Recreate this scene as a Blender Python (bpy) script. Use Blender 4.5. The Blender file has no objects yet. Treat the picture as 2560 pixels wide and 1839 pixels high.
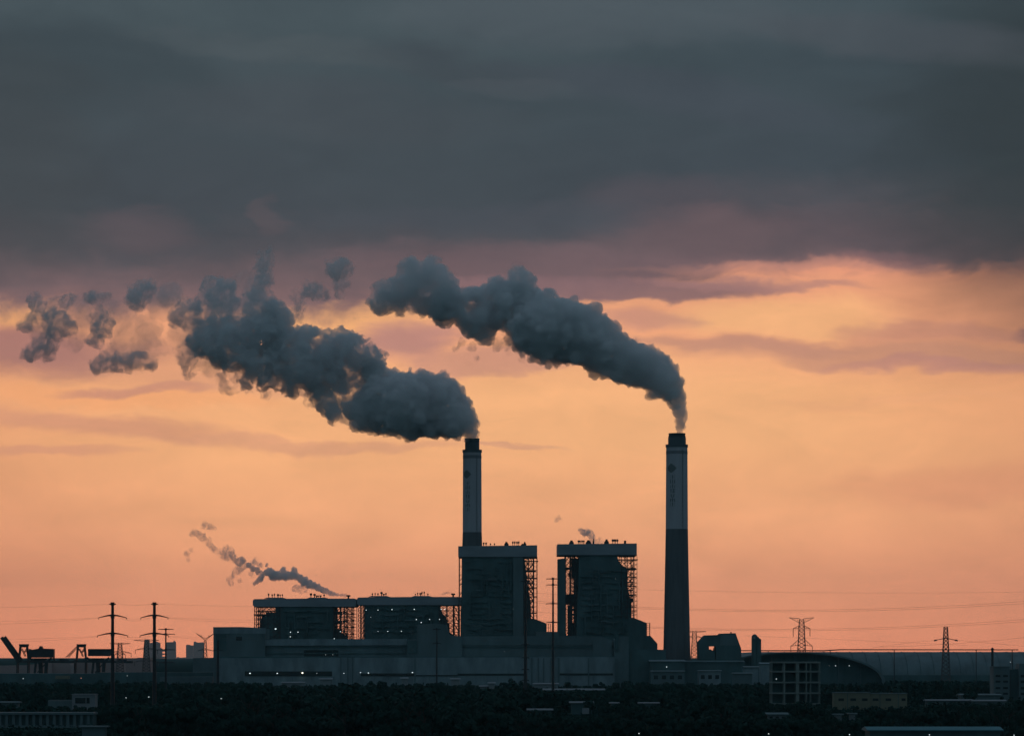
import bpy, math, random
import numpy as np
from mathutils import Vector
random.seed(7)
S = bpy.context.scene
COL = S.collection
R = math.radians

# ------------------------------------------------------------------ camera
FPX = 8333.3            # focal length in photo pixels (2560 wide)
CAMZ = 30.0             # the photographer stands about 30 m up
HOR = 1630.0            # photo row of the horizon
cd = bpy.data.cameras.new('camera')
cam = bpy.data.objects.new('camera', cd)
COL.objects.link(cam)
cam.location = (0, 0, CAMZ)
cam.rotation_euler = (R(90), 0, 0)
cd.sensor_width = 36.0
cd.lens = 36.0 * FPX / 2560.0
cd.shift_y = (HOR - 919.5) / 2560.0
cd.clip_start = 1.0
cd.clip_end = 90000.0
S.camera = cam

def X(px, D): return (px - 1280.0) * D / FPX
def Z(py, D): return CAMZ + (HOR - py) * D / FPX
def ground_row(D): return HOR + CAMZ * FPX / D

def lin(c):
    return tuple(((v / 255.0) / 12.92 if v / 255.0 <= 0.04045 else ((v / 255.0 + 0.055) / 1.055) ** 2.4) for v in c)

# ------------------------------------------------------------------ world: dusk sky
W = bpy.data.worlds.new('World')
S.world = W
W.use_nodes = True
nt = W.node_tree
nt.nodes.clear()
class G:
    def __init__(s, nt): s.nt = nt
    def n(s, t, **kw):
        nd = s.nt.nodes.new(t)
        for k, v in kw.items(): setattr(nd, k, v)
        return nd
    def put(s, sock, v):
        if isinstance(v, bpy.types.NodeSocket): s.nt.links.new(v, sock)
        elif v is not None: sock.default_value = v
    def m(s, op, a, b=None, c=None, clamp=False):
        nd = s.n('ShaderNodeMath', operation=op, use_clamp=clamp)
        s.put(nd.inputs[0], a); s.put(nd.inputs[1], b); s.put(nd.inputs[2], c)
        return nd.outputs[0]
    def comb(s, x, y, z=0.0):
        nd = s.n('ShaderNodeCombineXYZ')
        s.put(nd.inputs[0], x); s.put(nd.inputs[1], y); s.put(nd.inputs[2], z)
        return nd.outputs[0]
    def mix(s, f, a, b, mode='MIX'):
        nd = s.n('ShaderNodeMix', data_type='RGBA', blend_type=mode)
        s.put(nd.inputs[0], f); s.put(nd.inputs[6], a); s.put(nd.inputs[7], b)
        return nd.outputs[2]
    def ss(s, v, a, b, to0=0.0, to1=1.0):
        nd = s.n('ShaderNodeMapRange', interpolation_type='SMOOTHSTEP')
        s.put(nd.inputs[0], v); nd.inputs[1].default_value = a; nd.inputs[2].default_value = b
        nd.inputs[3].default_value = to0; nd.inputs[4].default_value = to1
        return nd.outputs[0]
    def noise(s, vec, scale, detail=4, rough=0.5, dist=0.0):
        nd = s.n('ShaderNodeTexNoise')
        s.put(nd.inputs['Vector'], vec)
        nd.inputs['Scale'].default_value = scale; nd.inputs['Detail'].default_value = detail
        nd.inputs['Roughness'].default_value = rough; nd.inputs['Distortion'].default_value = dist
        return nd
    def ramp(s, v, stops):
        nd = s.n('ShaderNodeValToRGB')
        e = nd.color_ramp.elements
        while len(e) < len(stops): e.new(0.5)
        for el, (p, c) in zip(e, stops):
            el.position = p; el.color = (*c, 1)
        s.put(nd.inputs[0], v)
        return nd.outputs[0]
g = G(nt)
tc = g.n('ShaderNodeTexCoord')
sx = g.n('ShaderNodeSeparateXYZ')
nt.links.new(tc.outputs['Generated'], sx.inputs[0])
dx, dy, dz = sx.outputs
# s, t: thousandths of a photo pixel across and above the horizon, as angles
s_ = g.m('MULTIPLY', dx, 8.3333)
t_ = g.m('MULTIPLY', dz, 8.3333)
st = g.comb(s_, g.m('MULTIPLY', t_, 3.0))
nzA = g.noise(st, 1.7, 6, 0.55, 0.3)
sa = g.n('ShaderNodeSeparateColor'); nt.links.new(nzA.outputs['Color'], sa.inputs[0])
nzB = g.noise(g.comb(s_, g.m('MULTIPLY', t_, 2.0), 3.1), 7.0, 6, 0.6, 0.5)
sb = g.n('ShaderNodeSeparateColor'); nt.links.new(nzB.outputs['Color'], sb.inputs[0])
sd = g.m('ADD', s_, g.m('ADD', g.m('MULTIPLY_ADD', sa.outputs[0], 0.42, -0.21), g.m('MULTIPLY_ADD', sb.outputs[0], 0.12, -0.06)))
td = g.m('ADD', t_, g.m('ADD', g.m('MULTIPLY_ADD', sa.outputs[1], 0.13, -0.065), g.m('MULTIPLY_ADD', sb.outputs[1], 0.05, -0.025)))
# glow below the deck, by elevation
def P(y): return (1630.0 - y) / 2000.0
glow = g.ramp(g.m('MULTIPLY', t_, 0.5), [
    (0.0, lin((255, 158, 118))), (P(1600), lin((254, 161, 121))), (P(1450), lin((247, 166, 125))), (P(1300), lin((251, 177, 129))),
    (P(1120), lin((250, 182, 129))), (P(980), lin((250, 181, 128))), (P(860), lin((240, 167, 125))), (P(740), lin((238, 165, 125))), (P(660), lin((226, 150, 122)))])
col = glow
# the light fades to both sides of the frame
side = g.ss(g.m('ABSOLUTE', g.m('ADD', s_, 0.0)), 0.55, 1.75)
col = g.mix(g.m('MULTIPLY', side, 0.40), col, (*lin((200, 122, 98)), 1))
def blob(col, cx, cy, a, b, k, c, op, e=0.25):
    u = g.m('SUBTRACT', sd, (cx - 1280) / 1000.0)
    v = g.m('SUBTRACT', td, (1630 - cy) / 1000.0)
    if k: v = g.m('ADD', v, g.m('MULTIPLY', u, k))
    q = g.m('ADD', g.m('POWER', g.m('MULTIPLY', u, 1000.0 / a), 2.0), g.m('POWER', g.m('MULTIPLY', v, 1000.0 / b), 2.0))
    return g.mix(g.ss(q, 1.5, e * e, 0.0, op), col, (*lin(c), 1))
for b in [
    (1950, 800, 330, 55, 0, (250, 186, 130), .75), (860, 775, 300, 80, 0, (253, 184, 122), .9), (1500, 1010, 700, 130, 0, (248, 184, 130), .5),
    (30, 790, 120, 40, 0, (250, 178, 118), .9), (300, 985, 420, 25, 0.05, (246, 170, 118), .7),
    (2150, 884, 640, 36, .02, (184, 134, 118), .58), (1850, 872, 330, 18, 0, (186, 136, 120), .45), (2330, 832, 260, 24, 0, (190, 134, 120), .5), (2590, 832, 110, 34, 0, (140, 104, 108), .8),
    (2350, 915, 300, 22, 0, (190, 134, 126), .6),
    (60, 880, 430, 62, .03, (160, 114, 112), .85), (380, 972, 200, 15, 0, (198, 138, 122), .7), (620, 950, 300, 40, 0, (214, 150, 122), .5),
    (260, 1050, 360, 32, .10, (206, 144, 120), .65), (760, 1112, 420, 20, .06, (212, 150, 124), .55), (120, 1130, 260, 16, 0, (216, 150, 124), .6),
    (1040, 862, 130, 52, 0, (180, 130, 124), .85), (1230, 915, 230, 30, 0, (200, 142, 126), .7), (1610, 800, 170, 34, 0, (196, 140, 126), .65),
    (1270, 1122, 160, 9, .03, (214, 154, 128), .6), (2250, 1000, 300, 14, 0, (240, 172, 126), .5), (2400, 1210, 300, 60, 0, (214, 142, 112), .4)]:
    col = blob(col, *b)
# the cloud deck with its ragged lower edge
tl = g.m('ADD', td, g.ss(s_, -0.2, 0.75, 0.075, -0.035))
tl = g.m('ADD', tl, g.m('MULTIPLY_ADD', sb.outputs[2], 0.09, -0.045))
deckc = g.ramp(g.m('MULTIPLY', g.m('ADD', tl, -0.8), 1.0), [
    (0.0, lin((158, 118, 111))), (.10, lin((142, 108, 107))), (.18, lin((112, 94, 99))), (.27, lin((78, 79, 87))), (.36, lin((62, 73, 82))), (.62, lin((60, 74, 82))), (.83, lin((67, 82, 89)))])
col = g.mix(g.ss(tl, 0.885, 0.955), col, deckc)
for b in [
    (1500, 722, 430, 27, .0, (134, 105, 109), .9, .7), (1850, 712, 300, 16, .05, (168, 124, 120), .7), (1300, 660, 500, 50, 0, (112, 92, 98), .6),
    (2100, 672, 500, 14, 0, (196, 138, 122), .5), (1980, 600, 500, 60, .02, (80, 76, 84), .6),
    (2390, 655, 60, 45, 0, (104, 88, 94), .7), (2200, 655, 110, 22, 0, (130, 100, 104), .6),
    (150, 190, 420, 120, .06, (54, 69, 77), .75), (1180, 190, 300, 46, .16, (62, 74, 82), .85), (1700, 265, 420, 60, .16, (64, 74, 84), .7), (800, 300, 500, 80, .05, (66, 76, 84), .6),
    (1500, 60, 620, 90, 0, (80, 90, 98), .5), (720, 150, 330, 34, .10, (76, 87, 93), .5), (1300, 245, 160, 26, .1, (76, 84, 92), .35),
    (1650, 520, 230, 60, 0, (84, 80, 89), .5), (1700, 595, 280, 50, 0, (112, 93, 98), .5), (350, 585, 170, 50, 0, (96, 84, 91), .45), (695, 556, 38, 40, 0, (108, 90, 95), .25),
    (2760, 360, 640, 560, 0, (46, 56, 61), .85, .05), (20, 420, 260, 300, 0, (58, 68, 74), .5), (1250, 560, 500, 40, 0, (70, 78, 88), .6), (2200, 130, 400, 60, .1, (76, 82, 90), .5)]:
    col = blob(col, *b)
# broad faint mottling of the whole sky
nzC = g.noise(g.comb(s_, g.m('MULTIPLY', t_, 2.6), 8.0), 2.9, 9, 0.62, 0.5)
col = g.mix(1.0, col, g.ramp(nzC.outputs['Fac'], [(0.28, (.91, .92, .93)), (.72, (1.10, 1.09, 1.08))]), 'MULTIPLY')
# the rest of the dome: a heavy overcast above, dim teal dusk to the sides and behind
dome = g.ramp(g.m('MULTIPLY_ADD', dz, 0.5, 0.5), [
    (0.0, (.002, .008, .010)), (.49, (.010, .040, .050)), (.52, (.058, .128, .152)), (.62, (.072, .134, .160)), (.8, (.108, .144, .186)), (1.0, (.118, .150, .194))])
dome = g.mix(1.0, dome, g.ramp(g.noise(tc.outputs['Generated'], 3.0, 5, .55).outputs['Fac'], [(.3, (.82, .84, .86)), (.7, (1.15, 1.14, 1.12))]), 'MULTIPLY')
up = g.ss(dz, 0.19, 0.34)
back = g.ss(dy, 0.86, 0.45)
low = g.ss(dz, -0.012, -0.002, 1.0, 0.0)
f = g.m('MAXIMUM', g.m('MAXIMUM', up, back), low)
col = g.mix(f, col, dome)
bg = g.n('ShaderNodeBackground')
nt.links.new(col, bg.inputs[0]); bg.inputs[1].default_value = 1.0
sky = g.n('ShaderNodeTexSky', sky_type='NISHITA')
sky.sun_disc = False; sky.sun_elevation = R(0.5); sky.sun_rotation = R(-8)
bg2 = g.n('ShaderNodeBackground')
nt.links.new(sky.outputs[0], bg2.inputs[0]); bg2.inputs[1].default_value = 0.0022
ad = g.n('ShaderNodeAddShader')
nt.links.new(bg.outputs[0], ad.inputs[0]); nt.links.new(bg2.outputs[0], ad.inputs[1])
wo = g.n('ShaderNodeOutputWorld')
nt.links.new(ad.outputs[0], wo.inputs['Surface'])
W.cycles.sampling_method = 'MANUAL'; W.cycles.sample_map_resolution = 1024

# the sun has just gone down behind the plant: only a trace of direct light
sl = bpy.data.lights.new('sun', 'SUN'); sl.energy = 0.02; sl.angle = R(10); sl.color = (1, .62, .4)
so = bpy.data.objects.new('sun', sl); COL.objects.link(so)
so.rotation_euler = (R(89.5), 0, R(180 + 8))

# ------------------------------------------------------------------ render settings
S.view_settings.view_transform = 'Standard'
S.view_settings.look = 'None'
S.view_settings.exposure = 0.0
S.view_settings.gamma = 1.0
cy = S.cycles
cy.max_bounces = 14; cy.diffuse_bounces = 2; cy.glossy_bounces = 1; cy.transmission_bounces = 2
cy.volume_bounces = 12; cy.transparent_max_bounces = 48
cy.use_adaptive_sampling = True; cy.adaptive_threshold = 0.02

# ------------------------------------------------------------------ helpers
class MB:
    def __init__(s): s.v = []; s.f = []
    def quad8(s, p):
        b = len(s.v); s.v += [tuple(q) for q in p]
        s.f += [tuple(b + i for i in q) for q in ((0, 3, 2, 1), (4, 5, 6, 7), (0, 1, 5, 4), (1, 2, 6, 5), (2, 3, 7, 6), (3, 0, 4, 7))]
        return s
    def box(s, x0, x1, y0, y1, z0, z1):
        return s.quad8([(x0, y0, z0), (x1, y0, z0), (x1, y1, z0), (x0, y1, z0), (x0, y0, z1), (x1, y0, z1), (x1, y1, z1), (x0, y1, z1)])
    def pbox(s, px0, px1, py0, py1, D, depth):
        return s.box(X(px0, D), X(px1, D), D, D + depth, Z(py1, D), Z(py0, D))
    def beam(s, a, b, w, h=None):
        h = h or w
        a = Vector(a); b = Vector(b); d = (b - a)
        if d.length < 1e-6: return s
        d.normalize()
        u = d.cross(Vector((0, 1, 0)))
        if u.length < 1e-3: u = d.cross(Vector((0, 0, 1)))
        u.normalize(); v = d.cross(u)
        u *= w / 2; v *= h / 2
        return s.quad8([a - u - v, a + u - v, a + u + v, a - u + v, b - u - v, b + u - v, b + u + v, b - u + v])
    def prism(s, pts, D, depth, px=True):
        P_ = [(X(x, D), Z(y, D)) for x, y in pts] if px else pts
        b = len(s.v); n = len(P_)
        s.v += [(x, D, z) for x, z in P_] + [(x, D + depth, z) for x, z in P_]
        s.f.append(tuple(b + i for i in range(n))); s.f.append(tuple(b + n + i for i in reversed(range(n))))
        for i in range(n):
            j = (i + 1) % n
            s.f.append((b + i, b + n + i, b + n + j, b + j))
        return s
    def lathe(s, c, prof, seg=40, cap=True):
        b = len(s.v)
        for r, z in prof:
            for i in range(seg):
                a = 2 * math.pi * i / seg
                s.v.append((c[0] + r * math.cos(a), c[1] + r * math.sin(a), c[2] + z))
        for k in range(len(prof) - 1):
            for i in range(seg):
                j = (i + 1) % seg
                s.f.append((b + k * seg + i, b + k * seg + j, b + (k + 1) * seg + j, b + (k + 1) * seg + i))
        if cap:     # caps get points of their own so that smooth shading stops at the rim
            for k, rev in ((0, True), (len(prof) - 1, False)):
                q = len(s.v); s.v += s.v[b + k * seg:b + (k + 1) * seg]
                s.f.append(tuple(q + i for i in (reversed(range(seg)) if rev else range(seg))))
        return s
    def tube(s, pts, r, seg=6):
        b = len(s.v); n = len(pts)
        for k, p in enumerate(pts):
            p = Vector(p); d = Vector(pts[min(k + 1, n - 1)]) - Vector(pts[max(k - 1, 0)]); d.normalize()
            u = d.cross(Vector((0, 0, 1)))
            if u.length < 1e-3: u = Vector((1, 0, 0))
            u.normalize(); v = d.cross(u)
            rr = r[k] if isinstance(r, (list, tuple)) else r
            for i in range(seg):
                a = 2 * math.pi * i / seg
                s.v.append(tuple(p + u * math.cos(a) * rr + v * math.sin(a) * rr))
        for k in range(n - 1):
            for i in range(seg):
                j = (i + 1) % seg
                s.f.append((b + k * seg + i, b + k * seg + j, b + (k + 1) * seg + j, b + (k + 1) * seg + i))
        s.f.append(tuple(b + i for i in reversed(range(seg)))); s.f.append(tuple(b + (n - 1) * seg + i for i in range(seg)))
        return s
    def build(s, name, m, parent=None, smooth=False, origin=None):
        me = bpy.data.meshes.new(name)
        o = bpy.data.objects.new(name, me)
        off = Vector((0, 0, 0))
        if parent is not None: off = Vector(parent.get('_w', (0, 0, 0)))
        if origin is not None: off = Vector(origin)
        me.from_pydata([(v[0] - off[0], v[1] - off[1], v[2] - off[2]) for v in s.v], [], s.f)
        me.materials.append(m)
        if smooth:
            for p in me.polygons: p.use_smooth = True
        me.update()
        COL.objects.link(o)
        if parent is not None: o.parent = parent
        if origin is not None and parent is None: o.location = off
        if parent is not None and origin is not None:
            o.location = off - Vector(parent.get('_w', (0, 0, 0)))
        o['_w'] = tuple(off)
        return o

def tag(o, label, cat, group=None, kind=None):
    o['label'] = label; o['category'] = cat
    if group: o['group'] = group
    if kind: o['kind'] = kind
    return o
def thing(name, label, cat, loc, group=None):
    o = bpy.data.objects.new(name, None); COL.objects.link(o)
    o.location = loc; o['_w'] = tuple(loc); o.empty_display_size = 5
    return tag(o, label, cat, group)

def mat(name, c, rough=.8, var=.25, scale=.05, metal=0.0, stretch=(1, 1, 1), bump=0.0, spec=.3):
    m = bpy.data.materials.new(name); m.use_nodes = True
    q = G(m.node_tree); bs = m.node_tree.nodes['Principled BSDF']
    bs.inputs['Roughness'].default_value = rough; bs.inputs['Metallic'].default_value = metal
    bs.inputs['Specular IOR Level'].default_value = spec
    t = q.n('ShaderNodeTexCoord'); mp = q.n('ShaderNodeMapping'); mp.inputs['Scale'].default_value = stretch
    m.node_tree.links.new(t.outputs['Object'], mp.inputs[0])
    nz = q.noise(mp.outputs[0], scale, 6, .6)
    a = tuple(v * (1 - var) for v in c); b = tuple(min(1, v * (1 + var)) for v in c)
    cc = q.ramp(nz.outputs['Fac'], [(.3, a), (.7, b)])
    m.node_tree.links.new(cc, bs.inputs['Base Color'])
    if bump:
        bp = q.n('ShaderNodeBump'); bp.inputs['Strength'].default_value = bump; bp.inputs['Distance'].default_value = 1.0
        m.node_tree.links.new(nz.outputs['Fac'], bp.inputs['Height']); m.node_tree.links.new(bp.outputs[0], bs.inputs['Normal'])
    return m
M = dict(
    clad_light=mat('pale cladding', (.19, .26, .29), .7, .3, .12, stretch=(1, 1, .35)),
    clad_mid=mat('grey cladding', (.11, .17, .185), .7, .3, .05, stretch=(1, 1, .3)),
    clad_dark=mat('dark cladding', (.065, .130, .140), .75, .35, .06, stretch=(1, 1, .5)),
    roofband=mat('roof sheeting', (.24, .29, .33), .65, .2, .05, stretch=(.5, 1, 2)),
    steel=mat('painted steel', (.06, .055, .06), .6, .3, .4),
    steel_dark=mat('dark steel', (.03, .035, .04), .5, .3, .5),
    zinc=mat('galvanised steel', (.12, .10, .10), .5, .2, .5, metal=.2),
    conc=mat('chimney concrete', (.42, .43, .47), .85, .08, .35, stretch=(1, 1, .12)),
    conc_dark=mat('weathered concrete', (.115, .13, .145), .9, .14, .35, stretch=(1, 1, .12)),
    flue=mat('flue steel', (.07, .10, .12), .5, .2, .1),
    band=mat('band paint', (.20, .21, .23), .8, .1, .1),
    mark=mat('sign paint', (.15, .17, .17), .8, .15, .3),
    frame_conc=mat('frame concrete', (.20, .24, .23), .9, .2, .1),
    haze_tower=mat('haze-tinted tower render', (.85, .52, .46), .9, .12, .01, stretch=(1, 1, .2)),  # the pale pink of distant haze is put into the base colour
    white=mat('pale render', (.22, .25, .27), .85, .2, .1),
    cream=mat('cream render', (.19, .19, .14), .85, .15, .08),
    teal_roof=mat('blue roof sheeting', (.05, .20, .24), .6, .2, .05),
    glass=mat('dark window glass', (.015, .022, .025), .2, .2, .2, spec=.5),
    bark=mat('bark', (.04, .035, .03), .9, .3, 1.0),
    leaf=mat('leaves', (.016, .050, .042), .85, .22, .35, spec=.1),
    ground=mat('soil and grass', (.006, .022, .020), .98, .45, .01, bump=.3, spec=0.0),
    asphalt=mat('asphalt', (.05, .055, .06), .9, .2, .1),
    wire=mat('cable', (.05, .04, .045), .6, .1, .5),
)
def lamp_mat(name, c, e):
    m = bpy.data.materials.new(name); m.use_nodes = True
    bs = m.node_tree.nodes['Principled BSDF']
    bs.inputs['Base Color'].default_value = (.8, .8, .8, 1)
    bs.inputs['Emission Color'].default_value = (*c, 1); bs.inputs['Emission Strength'].default_value = e
    return m
M['lamp'] = lamp_mat('lit lamp glass', (.82, .98, 1.0), 1.5)
M['lamp_warm'] = lamp_mat('warm lamp glass', (1.0, .93, .70), 3.5)
M['lamp_dim'] = lamp_mat('dim lamp glass', (.75, .9, .9), .55)
M['lamp_red'] = lamp_mat('red lamp glass', (1, .35, .2), .9)

# ------------------------------------------------------------------ ground, apron road
gm = MB()
N = 24
xs = [-14000, -9000, -5000, -3000, -1500, -700, 0, 700, 1500, 3000, 5000, 9000, 14000]
ys = [-2000, -200, 300, 700, 1100, 1500, 2000, 2500, 3000, 3600, 5000, 9000, 13000, 18000]
for y in ys:
    for x in xs: gm.v.append((x, y, 0))
for j in range(len(ys) - 1):
    for i in range(len(xs) - 1):
        a = j * len(xs) + i
        gm.f.append((a, a + 1, a + 1 + len(xs), a + len(xs)))
o = gm.build('ground', M['ground']); o['kind'] = 'structure'
rd = MB().box(-900, 900, 2795, 2812, .004, .02)
o = rd.build('service_road', M['asphalt']); o['kind'] = 'structure'

# ------------------------------------------------------------------ chimneys
def cyl_patch(mb, c, R0, R1, th0, th1, z0, z1, zr0, zr1, off=.12, n=3):
    # a small patch lying on the tapered shaft; R0 at height zr0, R1 at zr1
    b = len(mb.v)
    for k in range(n + 1):
        th = th0 + (th1 - th0) * k / n
        for z in (z0, z1):
            rr = R0 + (R1 - R0) * (z - zr0) / (zr1 - zr0)
            for o_ in (off, -.1):
                mb.v.append((c[0] + (rr + o_) * math.sin(th), c[1] - (rr + o_) * math.cos(th), z))
    for k in range(n):
        a = b + 4 * k; e = a + 4
        mb.f += [(a, e, e + 2, a + 2), (a + 2, e + 2, e + 3, a + 3), (a + 1, a, e, e + 1)[::-1]]
    mb.f += [(b, b + 2, b + 3, b + 1), (b + 4 * n, b + 4 * n + 1, b + 4 * n + 3, b + 4 * n + 2)]
GLYPHS = [  # strokes in a unit square (x0, x1, y0, y1), y down: too small in the photo to read, only their mass shows
    [(0, 1, .0, .14), (.42, .58, 0, 1), (.1, .9, .4, .54), (0, 1, .86, 1)],
    [(0, .16, 0, 1), (.84, 1, 0, 1), (0, 1, 0, .14), (0, 1, .43, .57), (0, 1, .86, 1), (.42, .58, 0, 1)],
    [(.42, .58, 0, 1), (0, 1, .2, .34), (.05, .2, .5, .9), (.8, .95, .5, .9)],
    [(0, .3, .1, .24), (.1, .24, 0, 1), (.45, 1, 0, .14), (.45, 1, .45, .6), (.45, 1, .86, 1), (.65, .8, 0, 1)],
    [(0, 1, .08, .22), (.2, .34, .2, 1), (.66, .8, .2, 1), (0, 1, .55, .7), (.2, .8, .86, 1)],
    [(0, .16, .2, 1), (.84, 1, .2, 1), (0, 1, .86, 1), (.42, .58, 0, 1), (.2, .8, .3, .42)],
    [(0, 1, 0, .13), (0, 1, .29, .42), (0, 1, .58, .71), (0, 1, .87, 1), (.43, .57, 0, 1)]]
def chimney(D, cx, prof, y_split, flue, y_collar, y_band, emblem, chars, label):
    c = (X(cx, D), D, 0)
    t = thing('chimney', label, 'chimney', c, 'tall power station chimneys')
    def rad(py):
        for (y0, r0), (y1, r1) in zip(prof, prof[1:]):
            if y0 <= py <= y1: return (r0 + (r1 - r0) * (py - y0) / (y1 - y0)) * D / FPX
        return prof[-1][1] * D / FPX
    top = prof[0][0]
    def shell(name, m, y0, y1, extra=0.0, steps=6):
        ysx = [y1 + (y0 - y1) * k / steps for k in range(steps + 1)]
        return MB().lathe((c[0], c[1], 0), [(rad(y) + extra, max(Z(y, D), 0)) for y in ysx], 56).build(name, m, t, True)
    sh = shell('upper_shaft', M['conc'], y_collar[1], y_split)
    shell('lower_shaft', M['conc_dark'], y_split, ground_row(D), 0.0, 10)
    shell('collar', M['flue'], y_collar[0], y_collar[1], .5, 1)
    shell('band', M['band'], y_band[0], y_band[1], .12, 1)
    # faint ring joints of the slip-formed shaft and a ladder run
    lz = MB()
    th = R(30)
    for k in range(60):
        z = Z(y_collar[1], D) * k / 60
        lz.box(c[0] + (rad(HOR - (z - 30) * FPX / D)) * math.sin(th) - .3, c[0] + rad(HOR - (z - 30) * FPX / D) * math.sin(th) + .3,
               c[1] - rad(HOR - (z - 30) * FPX / D) * math.cos(th) - .45, c[1] - rad(HOR - (z - 30) * FPX / D) * math.cos(th) - .2, z, z + 1.2)
    for k in range(59):
        q = []
        for kk in (k, k + 1):
            z = Z(y_collar[1], D) * kk / 60; rr = rad(HOR - (z - 30) * FPX / D)
            q.append((c[0] + rr * math.sin(th), c[1] - rr * math.cos(th) - .3, z + .5))
        lz.beam(q[0], q[1], .3)
    lz.build('ladder', M['conc_dark'], t)
    fl = MB()
    r0 = flue[2] * D / FPX; r1 = flue[3] * D / FPX
    z0 = Z(flue[1], D); z1 = Z(flue[0], D)
    fl.lathe((c[0] + flue[4] * D / FPX, c[1], 0), [(r0, z0), (r0, z0 + (z1 - z0) * .55), (r1, z1 - .8), (r1 + .35, z1 - .8), (r1 + .35, z1), (r1 - .8, z1), (r1 - .8, z0 + 1)], 48, False)
    fl.build('flue', M['flue'], t, True)
    ra, rb = rad(y_collar[1]), rad(y_split)
    za, zb = Z(y_collar[1], D), Z(y_split, D)
    def ang(px, py): return math.asin(max(-.96, min(.96, (px - cx) * D / FPX / rad(py))))
    e = MB()
    ex0, ex1, ey0, ey1 = emblem
    rows = 9
    for k in range(rows):   # a rounded dark badge drawn out to a point at its right
        y0 = ey0 + (ey1 - ey0) * k / rows; y1 = ey0 + (ey1 - ey0) * (k + 1.0) / rows
        h = abs((k + .5) / rows - .5) * 2
        l = ex0 + (ex1 - ex0) * .30 * h ** 2; r_ = ex1 - (ex1 - ex0) * (.55 * h ** 1.2)
        cyl_patch(e, c, ra, rb, ang(l, y0), ang(r_, y0), Z(y1, D), Z(y0, D), za, zb)
    e.build('emblem', M['mark'], t)
    x0, x1, y0, y1, n = chars
    h = (y1 - y0) / n
    for k in range(n):
        cm = MB()
        for gx0, gx1, gy0, gy1 in GLYPHS[k % len(GLYPHS)]:
            a = ang(x0 + (x1 - x0) * gx0, y0); b_ = ang(x0 + (x1 - x0) * gx1, y0)
            yy0 = y0 + k * h + gy0 * h * .84; yy1 = y0 + k * h + gy1 * h * .84
            cyl_patch(cm, c, ra, rb, a, b_, Z(yy1, D), Z(yy0, D), za, zb, n=1)
        cm.build('painted_character', M['mark'], t)
    return t
chimney(3000, 1692, [(1111, 26.6), (1322, 27.8), (1420, 29.5), (1620, 33.5), (1655, 35), (1720, 37)], 1322,
        (1083, 1111, 22.4, 20.3, 0.5), (1111, 1118), (1127, 1135), (1669, 1690, 1160, 1182), (1674.5, 1686.5, 1188, 1268, 7),
        'tall free-standing chimney with a pale upper half and dark tapering foot')
chimney(3150, 1180.5, [(1124, 23), (1330, 23.8), (1365, 25), (1600, 29), (1720, 33)], 1330,
        (1096, 1124, 18, 17.8, 0), (1124, 1131), (1138, 1146), (1160, 1178, 1176, 1196), (1164.5, 1175.5, 1204, 1280, 7),
        'tall pale chimney rising behind the roof of the tall boiler house')

# ------------------------------------------------------------------ steelwork
def lattice(mb, px0, px1, py0, py1, D, depth, cols, rows, w=.8, brace='X', planes=2, bw=None, jit=0.0):
    bw = bw or w * .6
    x0, x1, z0, z1 = X(px0, D), X(px1, D), Z(py1, D), Z(py0, D)
    xs_ = [x0 + (x1 - x0) * i / cols for i in range(cols + 1)]
    zs_ = [z0 + (z1 - z0) * j / rows for j in range(rows + 1)]
    ys_ = [D + .5 + (depth - 1) * k / (planes - 1) for k in range(planes)]
    for y in ys_:
        for x in xs_: mb.box(x - w / 2, x + w / 2, y - w / 2, y + w / 2, z0, z1)
        for z in zs_[1:]: mb.box(x0, x1, y - bw / 2, y + bw / 2, z - w * .55, z)
    for x in (xs_[0], xs_[-1]):
        for z in zs_[1:]: mb.box(x - bw / 2 - .02, x + bw / 2 + .02, ys_[0], ys_[-1], z - w * .5 - .01, z + .01)
    for yi, y in enumerate(ys_):
        for i in range(cols):
            for j in range(rows):
                a, b_, c_, d_ = xs_[i], xs_[i + 1], zs_[j], zs_[j + 1]
                r_ = random.random()
                if brace == 'X' or (brace == 'R' and r_ < .35):
                    mb.beam((a, y, c_), (b_, y, d_), bw); mb.beam((b_, y + .05, c_), (a, y + .05, d_), bw)
                elif brace == 'Z' or (brace == 'R' and r_ < .8):
                    if (i + j + yi) % 2: mb.beam((a, y, c_), (b_, y, d_), bw)
                    else: mb.beam((b_, y, c_), (a, y, d_), bw)
def floor_detail(t, px0, px1, py0, py1, D, seed, n=60):
    # galleries, ducts and panels clinging to the boiler front, all shallow real pieces
    rn = random.Random(seed); mb = MB(); mc = MB()
    lv = int((py1 - py0) / 14)
    for k in range(n):
        y = py0 + 5 + 14 * rn.randrange(max(1, lv)) + rn.uniform(-.5, .5)
        x = rn.uniform(px0, px1 - 20); w_ = rn.uniform(8, 34)
        g_ = rn.random() < .22
        MB().pbox(x, min(px1, x + w_), y, y + rn.uniform(1.2, 6), D - 1.2 - rn.random() * .8, 1.25).build('gallery' if g_ else 'duct_casing', M['clad_mid' if g_ else 'clad_dark'], t)
    for k in range(n // 5):
        x = rn.uniform(px0, px1 - 4); y = rn.uniform(py0, py1 - 40)
        MB().pbox(x, x + rn.uniform(1.5, 4), y, y + rn.uniform(20, 70), D - 2.3 - rn.random() * .3, 2.2).build('downpipe', M['clad_dark'], t)

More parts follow.
